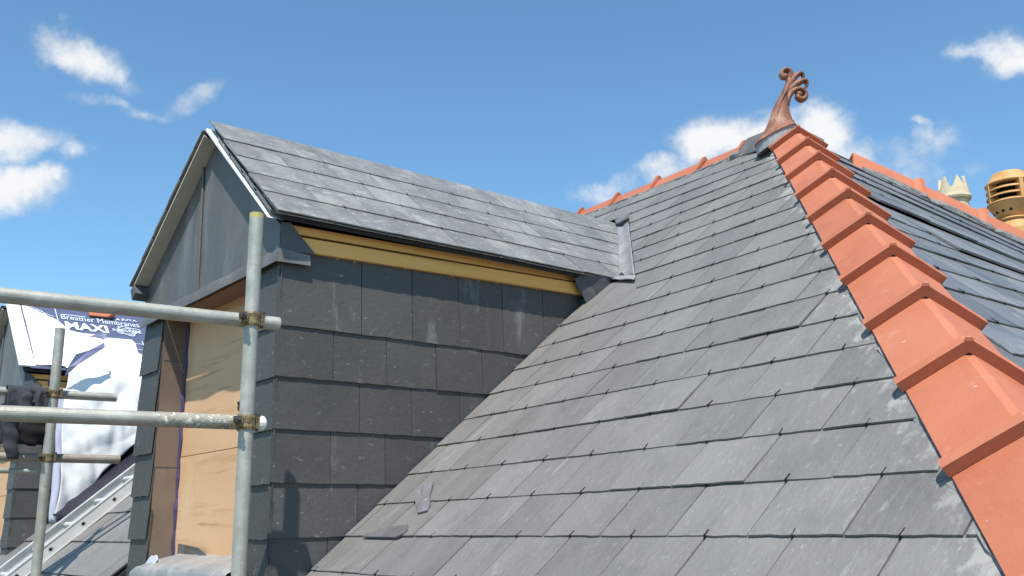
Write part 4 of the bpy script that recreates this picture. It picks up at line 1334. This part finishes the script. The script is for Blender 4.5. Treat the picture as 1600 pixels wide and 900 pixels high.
FX_, FY_ = -5.66, 1.34
sc2 = thing('scaffold_frame', (FX_, FY_, -7.2), 'farther scaffold pole carrying a draped dark jacket in front of the far dormer', 'scaffold', 'scaffold in front of the dormers')
mb = MB(); mb.tube((FX_, FY_, -7.2), (FX_, FY_, 1.108), .0262, n=20, inner=.022); mb.build('upright', 'galvanised', sc2)
f1 = V((-5.716, 1.345, .752)); f2 = V((-5.716, 1.350, .402))
mb = MB(); mb.tube(f1 - TD * 2.0, f1 + V((-.0, .345, -.001)), .0242, n=18, inner=.02); mb.build('guard_rail', 'galvanised', sc2)
mb = MB(); mb.tube(f2 - TD * 2.0, f2 + V((-.0, .385, -.002)), .0242, n=18, inner=.02); mb.build('guard_rail', 'galvanised_rusty', sc2)
mb = MB(); mb.tube((-5.80, -.6, .340), (-5.74, 1.315, .326), .0150, n=14); mb.build('hand_rail', 'galvanised', sc2)
coupler(sc2, (FX_, FY_, .742), f1, TD)
coupler(sc2, (FX_, FY_, .396), f2, TD)

# ------------------------------------------------------------------ jacket over the far guard rail
jk = thing('jacket', (-5.70, 1.2, .40), 'dark navy work jacket draped over the far scaffold rail', 'jacket')


def cloth(y0, y1, zf, zb, seed, amp=.011):
    mb = MB()
    def pt(s, t):
        y = y0 + (y1 - y0) * s
        n = mnoise.noise(V((s * 7, t * 4, seed))) * amp + mnoise.noise(V((s * 17, t * 9, seed + 3))) * amp * .45
        fold = .5 * amp * math.sin(s * 17 + seed + t * 2)
        zf_, zb_ = zf(s), zb(s)
        R_ = .031
        if t < .45:
            k = 1 - t / .45
            return V((f1.x + R_ + .012 * k + n + fold, y + n * .6 * k, f1.z + (zf_ - f1.z) * k))
        if t < .55:
            a = (t - .45) / .10 * math.pi
            return V((f1.x + math.cos(a) * R_, y, f1.z + math.sin(a) * (R_ + n * .4)))
        k = (t - .55) / .45
        return V((f1.x - R_ - .012 * k + n, y, f1.z + (zb_ - f1.z) * k))
    mb.grid(pt, 36, 60)
    return mb


cloth(1.115, 1.335, lambda s: .535 + .03 * math.sin(s * 9) - .03 * (s > .85), lambda s: .47, 1.0).build('body', 'jacket_cloth', jk, smooth=True, solid=.006)
mb = MB()
def sleeve(path, rad):
    mb = MB()
    n = len(path); rings = []
    for i in range(n):
        p = V(path[i]); r_ = rad[i]
        rings.append([p + V((math.cos(q) * r_ * .34, math.sin(q) * r_, 0)) * (1 + .13 * mnoise.noise(V((i * .9, q * 1.3, 2.0)))) for q in [2 * math.pi * k / 16 for k in range(16)]])
    mb.loft(rings)
    return mb
def smooth_path(a, b, n, wob): return [V(a).lerp(V(b), i / n) + V((.004 * math.sin(i * 1.3 + wob), .006 * math.sin(i * 1.1 + wob), 0)) for i in range(n + 1)]
sl = sleeve(smooth_path((-5.676, 1.135, .62), (-5.672, 1.168, .385), 14, 0), [.040, .042, .041, .043, .04, .038, .039, .040, .038, .036, .035, .034, .033, .030, .026]); sl.build('sleeve', 'jacket_cloth', jk, smooth=True)
sl = sleeve(smooth_path((-5.673, 1.262, .60), (-5.674, 1.255, .455), 10, 2), [.058, .064, .068, .070, .072, .070, .066, .060, .050, .036, .018]); sl.build('lining', 'jacket_lining', jk, smooth=True)
sl = sleeve(smooth_path((-5.668, 1.205, .745), (-5.664, 1.21, .60), 8, 1), [.012, .030, .036, .034, .036, .030, .026, .02, .012]); sl.build('pocket_flap', 'jacket_cloth', jk, smooth=True)

# ------------------------------------------------------------------ slate offcuts left on the slope
oc = MB()
def flat(pts, h0, h1, name, label, mat='slate_side'):
    mb = MB(); a = [mb.vert(on_f(u, v, h + h0)) for u, v, h in pts]; b = [mb.vert(on_f(u, v, h + h1)) for u, v, h in pts]
    mb.f += [b, a[::-1]] + [[a[i], a[(i + 1) % len(a)], b[(i + 1) % len(a)], b[i]] for i in range(len(a))]
    return tag(mb.build(name, mat), label, 'slate offcut', 'offcuts of slate on the front slope')


flat([(-1.120, -.445, .0), (-1.072, -.432, .0), (-1.10, -.395, .002), (-1.165, -.345, .004), (-1.245, -.268, .006), (-1.285, -.272, .006), (-1.232, -.335, .004), (-1.20, -.36, .003), (-1.31, -.292, .006), (-1.34, -.300, .006), (-1.22, -.385, .002)], .017, .023, 'slate_offcut', 'forked offcut of slate lying on the front slope above the flat one')
flat([(-1.375, -.570, 0), (-1.10, -.572, 0), (-1.070, -.555, 0), (-1.068, -.535, 0), (-1.105, -.508, 0), (-1.18, -.515, 0), (-1.25, -.52, 0)], .017, .024, 'slate_offcut', 'long flat offcut of slate resting near the dormer cheek foot')
